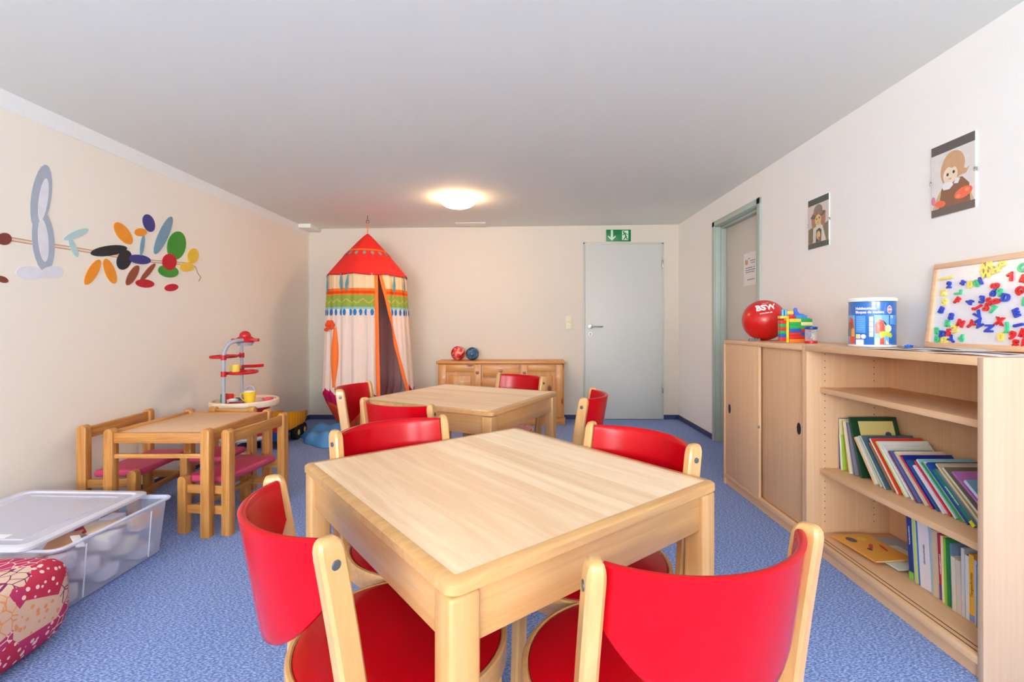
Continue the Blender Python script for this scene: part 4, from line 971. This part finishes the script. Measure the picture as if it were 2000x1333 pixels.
SH = [('pearl_grey', (172, 180, 192), [pix_ell(80, 385, 20, 64, 8), pix_ell(84, 470, 22, 62, -5)]),
      ('soft_white', (228, 228, 234), [pix_ell(84, 390, 9, 42, 8), pix_ell(58, 534, 28, 14, 5), pix_ell(102, 532, 22, 12, -4), pix_ell(84, 470, 10, 42, -5)]),
      ('pale_teal', (182, 212, 214), [pix_ell(148, 458, 26, 7, -22), pix_ell(143, 484, 20, 6, 66)]),
      ('brown', (130, 62, 52), [pix_ell(8, 467, 14, 12), pix_ell(4, 546, 12, 6, 20)]),
      ('ink_black', (44, 42, 44), [pix_ell(212, 490, 36, 10, -8), pix_ell(242, 508, 14, 20, 20)]),
      ('orange', (240, 150, 40), [pix_ell(240, 456, 12, 26, -38), pix_ell(180, 532, 10, 28, 30), pix_ell(214, 530, 10, 26, -22), pix_ell(274, 454, 12, 8)]),
      ('violet_blue', (66, 62, 130), [pix_ell(290, 436, 11, 18, -20), pix_ell(272, 507, 22, 9, 8)]),
      ('steel_blue', (122, 156, 176), [pix_ell(318, 460, 10, 40, 24), pix_ell(277, 480, 4, 20, 8)]),
      ('russet', (150, 80, 54), [pix_ell(258, 538, 8, 22, 30), pix_ell(288, 532, 5, 22, 40)]),
      ('leaf_green', (70, 150, 50), [pix_ell(344, 480, 18, 28, 10), pix_ell(328, 530, 20, 12, 10)]),
      ('crimson', (196, 30, 44), [pix_ell(330, 512, 14, 16, 0), pix_ell(282, 554, 18, 8, 6), pix_ell(334, 562, 13, 7, -8)]),
      ('yellow', (236, 196, 70), [pix_ell(376, 500, 11, 15, 12), pix_ell(364, 522, 14, 9, 0)])]
q_ = 0
for k, (nm, rgb, shs) in enumerate(SH):
    for s_ in shs:
        q_ += 1
        MB().prism(s_, 0.0002, 0.0014 + 0.00015*q_, mtx=WM).build('painted_shape', mat('paint_' + nm, rgb, 0.8, var=0.12, bscale=18), t, smooth=False)

# ---------------------------------------------------------------- hanging play tent
TX, TY = -1.559, 4.80
t = thing('play_tent', 'hanging round play tent with red pointed roof and striped fabric walls', 'play tent', (TX, TY, 0))
M_or = mat('orange_cotton', (250, 116, 40), 0.8, var=0.1, bscale=14)
RZ, RT = 1.560, 1.985
def roof(u, v):
    a = 2*math.pi*u; r = 0.012 + (0.386 - 0.012) * v ** 0.97
    k = 1 + 0.010 * math.cos(8*a) * v
    return Vector((r*k*math.sin(a), -r*k*math.cos(a), RT - (RT - RZ) * v ** 1.06 - 0.012 * v**6 * abs(math.sin(4*a))))
MB().grid(roof, 96, 16, 0.002, closed_u=True).build('roof', mat('red_cotton', (226, 36, 28), 0.75, var=0.07, bscale=6), t)
def hem(u, v):
    p = roof(u, 1.0); p.z -= 0.012 * v; p.x *= 1.004; p.y *= 1.004; return p
MB().grid(hem, 96, 2, 0.002, closed_u=True).build('roof_hem', mat('dark_red_cotton', (178, 24, 30), 0.8), t)
b = MB()
for v in (0.435, 0.455): b.grid(lambda p, q: roof(p, v + 0.018*q) * 1.0 + Vector((0, 0, 0.004)), 96, 1, 0.001, closed_u=True)
b.build('roof_trim', M_or, t)
b = MB()
for k in range(18):
    a = 2*math.pi*(k + .5)/18; c = roof((k + .5)/18, 0.53); n = Vector((math.sin(a)*0.75, -math.cos(a)*0.75, 0.66)); tx = Vector((math.cos(a), math.sin(a), 0)); tz = n.cross(tx)
    m4 = Matrix.Translation(c + n*0.003) @ Matrix((tx, n.cross(tx), n)).transposed().to_4x4()
    b.prism(ellipse(0, 0, 0.017, 0.026, 14), 0, 0.0012, mtx=m4)
b.build('roof_leaf_print', mat('grey_teal_print', (130, 150, 140), 0.8), t, smooth=False)
def wall_r(a, z, inner=0.0):
    s = (RZ - z) / RZ
    base = 0.374 + 0.045 * s + (0.05 * s if math.sin(a) > 0.3 else 0)
    if z < 0.42: base -= 0.22 * ((0.42 - z) / 0.42) ** 1.2
    f = (0.005 + 0.018 * s) * math.sin(17*a + 1.3*math.sin(3*a)) + 0.010 * s * math.sin(29*a + 2) + 0.004 * math.sin(43*a + 1 + z)
    return base + f - inner
def edges(z):
    s = (RZ - z) / RZ
    aL = R(31) + R(1.5)*s; aR = R(34) + R(36) * min(1, s / 0.72)
    return aR, aL + 2*math.pi
def wallf(inner):
    def f(u, v):
        z = (RZ - 0.008) * (1 - v) + 0.012 * v; a0, a1 = edges(z); a = a0 + (a1 - a0) * u; r = wall_r(a, z, inner)
        return Vector((r*math.sin(a), -r*math.cos(a), z))
    return f
def tent_mat():
    m = bpy.data.materials.new('striped_tent_cotton'); m.use_nodes = True; N, L = nodes_of(m); b = N['Principled BSDF']; b.inputs['Roughness'].default_value = 0.85; b.inputs['Specular IOR Level'].default_value = 0.15
    tc = N.new('ShaderNodeTexCoord'); sx = N.new('ShaderNodeSeparateXYZ'); L.new(tc.outputs['Object'], sx.inputs[0])
    at = N.new('ShaderNodeMath'); at.operation = 'ARCTAN2'; L.new(sx.outputs[0], at.inputs[0]); L.new(sx.outputs[1], at.inputs[1])
    tri = N.new('ShaderNodeMath'); tri.operation = 'PINGPONG'; tri.inputs[1].default_value = 0.14; L.new(at.outputs[0], tri.inputs[0])
    # lower scalloped border follows the angle
    lo = N.new('ShaderNodeMath'); lo.operation = 'MULTIPLY_ADD'; lo.inputs[1].default_value = 0.45; L.new(tri.outputs[0], lo.inputs[0]); L.new(sx.outputs[2], lo.inputs[2])
    def ramp(src, stops, scale=1.6):
        d = N.new('ShaderNodeMath'); d.operation = 'DIVIDE'; d.inputs[1].default_value = scale; L.new(src, d.inputs[0])
        cr = N.new('ShaderNodeValToRGB'); cr.color_ramp.interpolation = 'CONSTANT'; e = cr.color_ramp.elements
        e[0].position = 0; e[0].color = (*lin(stops[0][1]), 1); e[1].position = stops[1][0]/scale; e[1].color = (*lin(stops[1][1]), 1)
        for z, c in stops[2:]:
            x = e.new(z/scale); x.color = (*lin(c), 1)
        L.new(d.outputs[0], cr.inputs[0]); return cr.outputs[0]
    up = ramp(sx.outputs[2], [(0, (252, 228, 212)), (1.216, (150, 206, 214)), (1.232, (158, 176, 76)), (1.345, (255, 134, 48)), (1.358, (240, 84, 36)), (1.385, (255, 124, 44)), (1.408, (254, 218, 172))])
    lw = ramp(lo.outputs[0], [(0, (92, 128, 70)), (0.15, (226, 70, 50)), (0.31, (238, 90, 60)), (0.345, (196, 20, 84)), (0.47, (252, 228, 212))])
    gt = N.new('ShaderNodeMath'); gt.operation = 'GREATER_THAN'; gt.inputs[1].default_value = 0.8; L.new(sx.outputs[2], gt.inputs[0])
    mx = N.new('ShaderNodeMix'); mx.data_type = 'RGBA'; L.new(gt.outputs[0], mx.inputs['Factor']); L.new(lw, mx.inputs['A']); L.new(up, mx.inputs['B'])
    # pale zigzag on the green band
    zz = N.new('ShaderNodeMath'); zz.operation = 'MULTIPLY_ADD'; zz.inputs[1].default_value = -0.30; L.new(tri.outputs[0], zz.inputs[0]); L.new(sx.outputs[2], zz.inputs[2])
    c1 = N.new('ShaderNodeMath'); c1.operation = 'COMPARE'; c1.inputs[1].default_value = 1.272; c1.inputs[2].default_value = 0.008; L.new(zz.outputs[0], c1.inputs[0])
    m2 = N.new('ShaderNodeMix'); m2.data_type = 'RGBA'; L.new(c1.outputs[0], m2.inputs['Factor']); L.new(mx.outputs['Result'], m2.inputs['A']); m2.inputs['B'].default_value = (*lin((200, 194, 96)), 1)
    L.new(m2.outputs['Result'], b.inputs['Base Color'])
    trl = N.new('ShaderNodeBsdfTranslucent'); ms = N.new('ShaderNodeMixShader'); ms.inputs[0].default_value = 0.2
    L.new(m2.outputs['Result'], trl.inputs['Color']); L.new(b.outputs[0], ms.inputs[1]); L.new(trl.outputs[0], ms.inputs[2]); L.new(ms.outputs[0], N['Material Output'].inputs['Surface'])
    return m
MB().grid(wallf(0), 300, 60).build('fabric_wall', tent_mat(), t, angle=180)
lm = mat('mauve_lining', (222, 186, 190), 0.9); N, L = nodes_of(lm); trl = N.new('ShaderNodeBsdfTranslucent'); trl.inputs['Color'].default_value = (*lin((240, 208, 206)), 1); ms = N.new('ShaderNodeMixShader'); ms.inputs[0].default_value = 0.45
L.new(N['Principled BSDF'].outputs[0], ms.inputs[1]); L.new(trl.outputs[0], ms.inputs[2]); L.new(ms.outputs[0], N['Material Output'].inputs['Surface'])
MB().grid(wallf(0.006), 300, 60).build('lining', mat('mauve_lining', (216, 178, 180), 0.9), t, angle=180)
for side in (0, 1):
    def band(u, v):
        z = (RZ - 0.010) * (1 - v) + 0.30 * v; a0, a1 = edges(z); w = 0.034
        a = (a0 - R(1) + u * w / 0.42) if side == 0 else (a1 + R(1) - (1 - u) * w / 0.42)
        r = wall_r(a, z) + 0.004; return Vector((r*math.sin(a), -r*math.cos(a), z))
    MB().grid(band, 4, 40, 0.0015).build('opening_trim', M_or, t)
b = MB()
for k in range(46):
    a = edges(1.2)[0] + R(6) + (2*math.pi - R(28)) * k / 45; r = wall_r(a, 1.19) + 0.003
    m4 = Matrix.Translation((r*math.sin(a), -r*math.cos(a), 1.188)) @ Matrix.Rotation(a, 4, 'Z') @ FX
    b.prism(ellipse(0, 0, 0.016, 0.031, 14), 0, 0.0015, mtx=m4)
b.build('leaf_print_border', mat('blue_leaf_print', (22, 112, 180), 0.8), t, smooth=False)
M_rb = mat('blue_grey_ribbon', (84, 140, 156), 0.8, var=0.2, bscale=30)
for adeg, ln, tl_ in ((-46, .19, 0), (-18, .16, 2), (-7, .17, -7), (55, .18, 0), (75, .17, 7)):
    a = R(adeg); r = 0.405
    m4 = Matrix.Translation((r*math.sin(a), -r*math.cos(a), RZ - 0.008)) @ Matrix.Rotation(a, 4, 'Z') @ FX @ Matrix.Rotation(R(tl_), 4, 'Z')
    MB().prism([(0, 0), (-0.006, -0.03), (-0.016, -ln*.6), (-0.010, -ln*.88), (0, -ln), (0.012, -ln*.85), (0.014, -ln*.55), (0.005, -0.03)], -0.002, 0.002, mtx=m4, bev=0.0008).build('ribbon_pendant', M_rb, t)
a = R(-30)
def tie(u, v):
    q = 2*math.pi*u; z = 1.045 - 0.56 * v; w = 0.014 + 0.020 * math.sin(math.pi * min(1, v*1.05)) ; aa = a + R(2)
    c = Vector(((wall_r(aa, z) + 0.004)*math.sin(aa), -(wall_r(aa, z) + 0.004)*math.cos(aa), z))
    return c + Vector((w*math.cos(q), 0.6*w*math.sin(q), 0)) + Vector((0.003*math.sin(5*q), 0, 0))
MB().grid(tie, 24, 24, closed_u=True).build('tie_back', M_or, t)
a = R(-36); c = Vector((0.41*math.sin(a), -0.41*math.cos(a), 1.07))
b = MB()
for k in range(6):
    q = 2*math.pi*k/6; b.sphere((c.x + .026*math.cos(q), c.y - 0.01, c.z + .026*math.sin(q)), 0.022, (1, .5, 1), u=12, v=8)
b.sphere((c.x, c.y - 0.02, c.z), 0.018, u=12, v=8); b.sphere((c.x - .035, c.y - 0.01, c.z - .045), 0.022, (1, .6, .8), u=12, v=8)
b.build('fabric_flower', mat('deep_orange_cotton', (222, 70, 30), 0.8), t)
zt_ = zc(TX)
MB().tube([(0, 0, RT - 0.01), (0.001, 0, RT + 0.05), (0, 0, zt_ - 0.075)], 0.0045).build('hanging_cord', M_or, t)
b = MB(); b.tube([(0.014*math.sin(R(q)), 0, zt_ - 0.062 + 0.016*math.cos(R(q))) for q in range(-160, 161, 20)], 0.0028, 8).cyl(0, 0, zt_ - 0.040, zt_, 0.003, seg=10)
b.build('ceiling_hook', M_black, t)

# ---------------------------------------------------------------- toy workbench kitchen by the cream wall
KX, KY, KS = -2.037, 3.500, 0.83
t = thing('toy_kitchen', 'round toy kitchen with red shelves and grey tube frame by the cream wall', 'toy kitchen', (KX, KY, 0)); t.scale = (KS, KS, 1)
K_red = mat('toy_red', (196, 24, 34), 0.35); K_gr = mat('toy_grey_tube', (166, 168, 178), 0.35); K_cr = mat('toy_cream', (240, 216, 190), 0.45); K_wh = mat('toy_offwhite', (210, 208, 206), 0.4)
MB().lathe([(0, .508), (.245, .508), (.245, .520), (.262, .522), (.270, .516), (.272, .492), (.266, .478), (.250, .474), (0, .474)], seg=64).build('worktop', K_cr, t)
P1 = (-0.062, -0.205); P2 = (-0.115, 0.145)
MB().tube([(P1[0], P1[1], .50), (P1[0], P1[1], .84), (P1[0]+.006, P1[1]+.01, .89), (P1[0]+.030, P1[1]+.03, .935), (P1[0]+.065, P1[1]+.06, .952), (0.02, -.04, .956)], .0145, 14).build('frame_tube', K_gr, t)
MB().tube([(P2[0], P2[1], .50), (P2[0], P2[1], .88), (P2[0]+.01, P2[1]-.02, .925), (P2[0]+.05, P2[1]-.06, .95), (0.02, .02, .956)], .0135, 14).build('frame_tube', K_gr, t)
h = MB().lathe([(0, .985), (.050, .982), (.072, .968), (.078, .955), (.074, .940), (0, .940)], seg=32).sphere((0, 0, .985), .046, (1, 1, .85), u=24, v=12).box(-.115, .120, -.020, .020, .945, .968, .006)
ho = h.build('cooker_hood', K_red, t); MB().lathe([(.070, .939), (.056, .915), (0, .915), (0, .939)], seg=32).build('hood_grille', K_gr, ho)
def shelf_ring(z, cx, cy, rx, ry):
    b = MB(); pts = [(cx + rx*math.cos(R(q)), cy + ry*math.sin(R(q)), z) for q in range(0, 361, 12)]
    b.tube(pts, .010, 8); b.lathe([(0, -.004), (1, -.004), (1, .002), (0, .002)], seg=30, mtx=Matrix.Translation((cx, cy, z-.004)) @ Matrix.Diagonal((rx, ry, 1, 1)))
    for p in (P1, P2): b.cyl(p[0], p[1], z-.018, z+.018, .021)
    b.tube([(P1[0], P1[1], z), (P2[0], P2[1], z)], .010, 8); return b.build('toy_shelf', K_red, t)
shelf_ring(.838, -.15, -.06, .085, .13); shelf_ring(.722, .005, -.03, .095, .14)
MB().tube([(P2[0], P2[1], .752), (.02, .10, .758), (.125, .06, .766)], .012, 8).build('towel_bar', K_red, t)
MB().tube([(.020, -.03, .505), (.020, -.03, .575), (.030, -.03, .605), (.055, -.03, .622), (.085, -.03, .615), (.103, -.03, .590), (.106, -.03, .575)], .0095, 12).build('tap', K_gr, t)
MB().lathe([(.20, .474), (.19, .430), (.17, .428), (.17, .474)], seg=40, closed=True).build('apron_ring', K_red, t)
for a_ in (-150, -35, 60, 150):
    b = MB().tube([(.185*math.cos(R(a_)), .185*math.sin(R(a_)), .474), (.165*math.cos(R(a_)), .165*math.sin(R(a_)), .40), (.150*math.cos(R(a_)), .150*math.sin(R(a_)), .25)], [.030, .018, .018], 10); b.build('support', K_red, t)
    MB().cyl(.165*math.cos(R(a_)), .165*math.sin(R(a_)), 0, .245, .020, bev=.002).build('leg', K_gr, t)
MB().lathe([(0, .285), (.16, .285), (.175, .31), (.185, .31), (.18, .268), (0, .262)], seg=40).build('lower_tray', K_red, t)
MB().lathe([(0, .262), (.21, .262), (.215, .25), (.21, .238), (0, .238)], seg=40).build('lower_board', K_wh, t)
WZ = .5205; 
def at(x, y, z): return (KX + KS*x, KY + KS*y, z)
def cup(name, lab, cat, loc, r0, r1, hh, rgb, handle=False, fill=None):
    r = thing(name, lab, cat, loc)
    MB().lathe([(0, 0), (r0, 0), (r0+.001, .003), (r1, hh), (r1-.003, hh), (r0-.003, .004), (0, .004)], seg=28).build('cup_body', mat('cup_%02x%02x%02x' % rgb, rgb, 0.3), r)
    if handle: MB().tube([(-r1+.002, 0, hh*.85), (-r1-.016, 0, hh*.8), (-r1-.020, 0, hh*.5), (-r0-.012, 0, hh*.25), (-r0+.001, 0, hh*.25)], .0035, 8).build('handle', mat('cup_%02x%02x%02x' % rgb, rgb, 0.3), r)
    if fill: MB().sphere((0, 0, hh-.004), r1*.85, (1, 1, .35), u=20, v=10).build('content', mat('cup_fill_white', fill, 0.6), r)
WK = .5085
cup('toy_cup', 'yellow toy jug with white content on the toy kitchen worktop', 'toy cup', at(.105, -.115, WK), .030, .044, .082, (240, 200, 50), True, (240, 238, 240))
cup('toy_cup', 'small yellow toy cup on the shelf of the toy kitchen', 'toy cup', at(-.035, -.08, .7285), .026, .029, .050, (240, 206, 90), True)
cup('toy_cup', 'green toy cup at the left of the toy kitchen worktop', 'toy cup', at(-.135, -.075, WK), .026, .026, .060, (18, 140, 76))
cup('toy_cup', 'red toy cup behind the front tube of the toy kitchen', 'toy cup', at(-.075, -.105, WK), .028, .030, .062, (214, 40, 36))
cup('toy_pot', 'small silver grey toy pot with cream lid on the toy kitchen', 'toy pot', at(-.010, -.165, WK), .034, .036, .032, (190, 192, 200), False, (238, 224, 196))
o = MB().box(-.06, .06, -.012, .012, 0, .012, .003).box(-.04, .05, -.012, .012, .0122, .02, .003).build('toy_knife', [mat('dark_red_plastic', (120, 24, 26), 0.35)]); o.location = at(.035, -.20, WK); o.rotation_euler = (0, 0, .15); tag(o, 'dark red toy utensil lying at the front of the toy kitchen worktop', 'toy')
o = MB().box(-.05, .05, -.02, .02, 0, .010, .003).box(-.015, .045, -.014, .014, .010, .022, .003).build('toy_phone', mat('slate_blue_plastic', (90, 110, 150), 0.35)); o.location = at(-.075, .02, WK); o.rotation_euler = (0, 0, .4); tag(o, 'slate blue toy piece beside the tap of the toy kitchen', 'toy')
o = MB().lathe([(0, 0), (.030, 0), (.042, .018), (.040, .020), (.028, .004), (0, .003)], seg=24).build('toy_bowl', mat('pink_plastic', (216, 90, 110), 0.35)); o.location = at(.185, .03, WK); tag(o, 'small pink toy bowl at the right rim of the toy kitchen', 'toy bowl')

# ---------------------------------------------------------------- dump truck
t = thing('toy_dump_truck', 'toy dump truck with yellow tipper bed and blue chassis by the cream wall', 'toy truck', (-2.205, 4.34, 0), R(4))
Tb = mat('truck_blue', (20, 84, 180), 0.3); Ty = mat('truck_yellow', (242, 176, 20), 0.35); Tr = mat('truck_red', (206, 26, 40), 0.3); Tk = mat('tyre_black', (18, 18, 22), 0.7)
MB().box(-.070, .070, -.27, .30, .075, .115, .008).box(-.105, .105, -.27, -.20, .065, .150, .015).build('chassis', Tb, t)
cab = MB().prism([(-.26, .13), (-.255, .205), (-.225, .245), (-.105, .245), (-.10, .13)], -.095, .095, mtx=Matrix.Rotation(R(90), 4, 'Z') @ FX, bev=.006).build('cab', Tr, t)
b = MB()
for s in (-1, 1): b.box(s*.0965-.001, s*.0965+.001, -.215, -.125, .185, .232, .0005)
b.build('cab_window', mat('truck_glass', (70, 80, 96), 0.15), cab)
bed = [(-.09, .185), (-.075, .125), (.26, .125), (.345, .200), (.33, .235), (-.09, .285)]
Mx = Matrix.Rotation(R(90), 4, 'Z') @ FX
b = MB()
for s in (-1, 1): b.prism(bed, s*.112-.005, s*.112+.005, mtx=Mx, bev=.002)
b.box(-.107, .107, -.072, .262, .125, .134).prism([(-.090, .185), (-.080, .185), (-.080, .285), (-.090, .285)], -.107, .107, mtx=Mx).prism([(.262, .125), (.345, .200), (.338, .206), (.256, .133)], -.107, .107, mtx=Mx)
bo = b.build('tipper_bed', Ty, t)
for k in range(6):
    for s in (-1, 1): MB().box(s*.119-.003, s*.119+.003, -.060+.060*k, -.045+.060*k, .140, .235, .002).build('bed_rib', Ty, bo)
for yy in (-.20, .10, .245):
    for s in (-1, 1):
        rm = Matrix.Translation((s*.098, yy, .066)) @ Matrix.Rotation(R(90), 4, 'Y')
        wv = MB().cyl(0, 0, -.026, .026, .066, mtx=rm, bev=.008, seg=32).build('wheel', Tk, t)
        MB().cyl(0, 0, .0262 if s > 0 else -.030, .030 if s > 0 else -.0262, .026, mtx=rm, bev=.001).build('hub', mat('hub_yellow', (232, 196, 96), 0.4), wv)

# ---------------------------------------------------------------- blue cloth heap on the floor
def heap(u, v):
    a = 2*math.pi*u; k = 1 + .10*math.sin(3*a+.6) + .05*math.sin(7*a+2); r = v * k
    x, y = .27*r*math.cos(a), .38*r*math.sin(a)
    q = max(0.0, 1 - v**2.4)
    z = .115 * q**.55 * (0.72 + .22*math.sin(14*y + 5*x + 1.5*math.sin(9*x)) + .16*math.sin(26*x - 11*y)) + .004
    return Vector((x, y, max(z, .003)))
o = MB().grid(heap, 96, 30, closed_u=True).build('blue_cloth', mat('bright_blue_nylon', (84, 164, 236), 0.45, var=0.08, bscale=9), angle=180)
o.location = (-1.815, 4.53, 0); o.rotation_euler = (0, 0, R(25)); tag(o, 'crumpled bright blue cloth lying on the carpet between truck and tent', 'cloth')

# ---------------------------------------------------------------- clear storage box with lid and wooden blocks
M_clr = plastic_clear('frosted_box_plastic', (222, 226, 246), 0.20, 0.2)
t = thing('storage_box', 'large clear plastic storage box full of pale blocks beside the cream wall', 'storage box', (-1.935, 1.985, 0))
def loop(hx, hy, z, r=.035): return [(x, y, z) for x, y in rounded_rect(-hx, hx, -hy, hy, r, 5)]
def skin(loops, name, m, parent, close=False):
    tb = bmesh.new(); V = [[tb.verts.new(p) for p in l] for l in loops]; n = len(V[0])
    for a, c in zip(V, V[1:]):
        for i in range(n): tb.faces.new((a[i], a[(i+1) % n], c[(i+1) % n], c[i]))
    if close: tb.faces.new(V[0][::-1])
    bmesh.ops.recalc_face_normals(tb, faces=tb.faces); b = MB(); b._merge(tb); return b.build(name, m, parent)
skin([loop(.235, .245, .004), loop(.245, .255, .012), loop(.262, .272, .225), loop(.262, .272, .240)], 'box_body', M_clr, t, True)
skin([loop(.262, .272, .240), loop(.274, .284, .244), loop(.277, .287, .251), loop(.274, .284, .256), loop(.266, .276, .256)], 'rim', plastic_clear('box_rim_plastic', (222, 226, 246), 0.62, 0.2), t)
for yy in (-.16, .16):
    MB().box(.2465, .2500, yy-.002, yy+.002, .02, .225, mtx=Matrix.Rotation(R(4.2), 4, 'Y') @ Matrix.Translation((.0, 0, .018))).build('corner_rib', plastic_clear('box_rib_plastic', (240, 240, 252), 0.6, 0.2), t)
# lid, pushed to the left so that a strip of the box stays open
t = thing('box_lid', 'clear plastic lid shifted sideways on top of the storage box', 'lid', (-2.045, 1.965, .2635), R(2), rot=Euler((0, R(1.5), R(2))))
skin([loop(.278, .292, .0), loop(.282, .296, .004), loop(.282, .296, .014), loop(.276, .290, .018), loop(.255, .268, .018), loop(.250, .263, .012), loop(.245, .258, .012)], 'lid_rim', plastic_clear('lid_rim_plastic', (236, 236, 250), 0.55, 0.2), t)
MB().prism(rounded_rect(-.245, .245, -.258, .258, .034, 5), .0105, .0125).box(-.20, -.195, -.22, .22, .0126, .017).box(.195, .20, -.22, .22, .0126, .017).box(-.20, .20, -.222, -.217, .0126, .017).box(-.20, .20, .217, .222, .0126, .017).build('lid_panel', plastic_clear('lid_panel_plastic', (232, 232, 246), 0.22, 0.2), t)
MB().box(-.03, .12, -.235, -.175, .0127, .0137).build('paper_label', mat('label_paper', (246, 246, 246), 0.6), t)
BL = [(232, 224, 232), (226, 214, 222), (214, 210, 228), (238, 228, 222), (222, 208, 198)]
Mb_ = [mat('pale_block_%d' % i, c, 0.6, var=0.06, bscale=20) for i, c in enumerate(BL)]
blk = None; lab_b = 'pale wooden building block inside the clear storage box'
random.seed(11); n_ = 0
for lay in range(3):
    for iy in range(5):
        for ix in range(3):
            if ix == 0 and (lay + iy) % 2: continue
            w_, l_, h_ = random.uniform(.060, .085), random.uniform(.070, .084), random.uniform(.050, .060)
            x = -1.730 - .105 * (2 - ix) if False else (-1.745 - .125 * ix); y = 1.797 + .094 * iy + random.uniform(-.003, .003)
            ob = MB().box(-w_/2, w_/2, -l_/2, l_/2, 0, h_, .004).build('wooden_block', random.choice(Mb_)); ob.location = (x, y, .0125 + lay*.0625); ob.rotation_euler = (0, 0, R(random.uniform(-5, 5)))
            tag(ob, lab_b, 'block', 'pale blocks in the storage box'); n_ += 1
def slat(lab, loc, rot, dims, rgb):
    o = MB().box(-dims[0]/2, dims[0]/2, -dims[1]/2, dims[1]/2, 0, dims[2], .002).build('cardboard_piece', mat('card_%02x%02x%02x' % rgb, rgb, 0.7, var=.05)); o.location = loc; o.rotation_euler = tuple(R(a) for a in rot); tag(o, lab, 'cardboard'); return o
slat('tan cardboard strip showing through the long side of the storage box', (-1.694, 2.150, .196), (0, 80, 0), (.05, .17, .004), (214, 170, 128))
slat('brown cardboard piece on top of the blocks near the open strip', (-1.80, 1.86, .208), (4, -8, 30), (.10, .16, .006), (188, 138, 104))
slat('beige cardboard piece with pale edge lying on the blocks in the storage box', (-1.775, 2.02, .206), (-3, 4, -18), (.08, .16, .006), (224, 196, 170))
slat('dark red scrap between the cardboard pieces in the storage box', (-1.815, 1.955, .218), (2, -6, 50), (.03, .08, .004), (150, 20, 50))
slat('crumpled white paper scrap on the blocks in the storage box', (-1.742, 1.865, .214), (18, 12, 60), (.03, .08, .005), (240, 236, 236))

# ---------------------------------------------------------------- patchwork pouf
def pouf_mat():
    m = bpy.data.materials.new('patchwork_fabric'); m.use_nodes = True; N, L = nodes_of(m); b = N['Principled BSDF']; b.inputs['Roughness'].default_value = 0.85; b.inputs['Specular IOR Level'].default_value = 0.15
    tc = N.new('ShaderNodeTexCoord')
    def vor(scale, feat='F1', out='Color', off=0):
        mp = N.new('ShaderNodeMapping'); mp.inputs['Location'].default_value = (off, off*2, off*.5); L.new(tc.outputs['Object'], mp.inputs[0])
        v = N.new('ShaderNodeTexVoronoi'); v.feature = feat; v.inputs['Scale'].default_value = scale; L.new(mp.outputs[0], v.inputs['Vector']); return v.outputs[out]
    big = vor(8.5, off=3.1); sx = N.new('ShaderNodeSeparateColor'); L.new(big, sx.inputs[0])
    def const_ramp(src, stops):
        cr = N.new('ShaderNodeValToRGB'); cr.color_ramp.interpolation = 'CONSTANT'; e = cr.color_ramp.elements; e[0].position = 0; e[0].color = (*lin(stops[0][1]), 1); e[1].position = stops[1][0]; e[1].color = (*lin(stops[1][1]), 1)
        for p, c in stops[2:]: x = e.new(p); x.color = (*lin(c), 1)
        L.new(src, cr.inputs[0]); return cr.outputs[0]
    base = const_ramp(sx.outputs[0], [(0, (190, 58, 100)), (.26, (222, 182, 154)), (.52, (172, 62, 116)), (.62, (220, 188, 166)), (.86, (196, 54, 80))])
    line = const_ramp(sx.outputs[0], [(0, (240, 206, 190)), (.26, (226, 146, 96)), (.52, (236, 206, 196)), (.62, (128, 48, 94)), (.86, (240, 212, 200))])
    e1 = vor(30, 'DISTANCE_TO_EDGE', 'Distance', 1.0); lt = N.new('ShaderNodeMath'); lt.operation = 'LESS_THAN'; lt.inputs[1].default_value = 0.045; L.new(e1, lt.inputs[0])
    f1 = vor(44, 'F1', 'Distance', 5.0); dt = N.new('ShaderNodeMath'); dt.operation = 'LESS_THAN'; dt.inputs[1].default_value = 0.30; L.new(f1, dt.inputs[0])
    g = N.new('ShaderNodeMath'); g.operation = 'GREATER_THAN'; g.inputs[1].default_value = 0.55; L.new(sx.outputs[1], g.inputs[0])
    pm = N.new('ShaderNodeMix'); pm.data_type = 'FLOAT'; L.new(g.outputs[0], pm.inputs['Factor']); L.new(lt.outputs[0], pm.inputs['A']); L.new(dt.outputs[0], pm.inputs['B'])
    mx = N.new('ShaderNodeMix'); mx.data_type = 'RGBA'; L.new(pm.outputs['Result'], mx.inputs['Factor']); L.new(base, mx.inputs['A']); L.new(line, mx.inputs['B'])
    L.new(mx.outputs['Result'], b.inputs['Base Color']); return m
t = thing('patchwork_pouf', 'patchwork fabric pouf in magenta and sand at the lower left', 'pouf', (-1.762, 1.395, 0), R(4))
tb = bmesh.new(); bmesh.ops.create_cube(tb, size=2); bmesh.ops.subdivide_edges(tb, edges=tb.edges[:], cuts=13, use_grid_fill=True)
for v in tb.verts:
    c = v.co.copy(); n6 = (abs(c.x)**7 + abs(c.y)**7 + abs(c.z)**7) ** (1/7); c = c / max(n6, 1e-6) * max(abs(c.x), abs(c.y), abs(c.z))
    zz = c.z; k = 1.0 + .035 * (1 - zz*zz) - (.10 * (-zz - .35) if zz < -.35 else 0)
    v.co = Vector((c.x * .232 * k, c.y * .245 * k, .142 + zz * .140))
bmesh.ops.recalc_face_normals(tb, faces=tb.faces); b = MB(); b._merge(tb); b.build('cushion', pouf_mat(), t, angle=180)
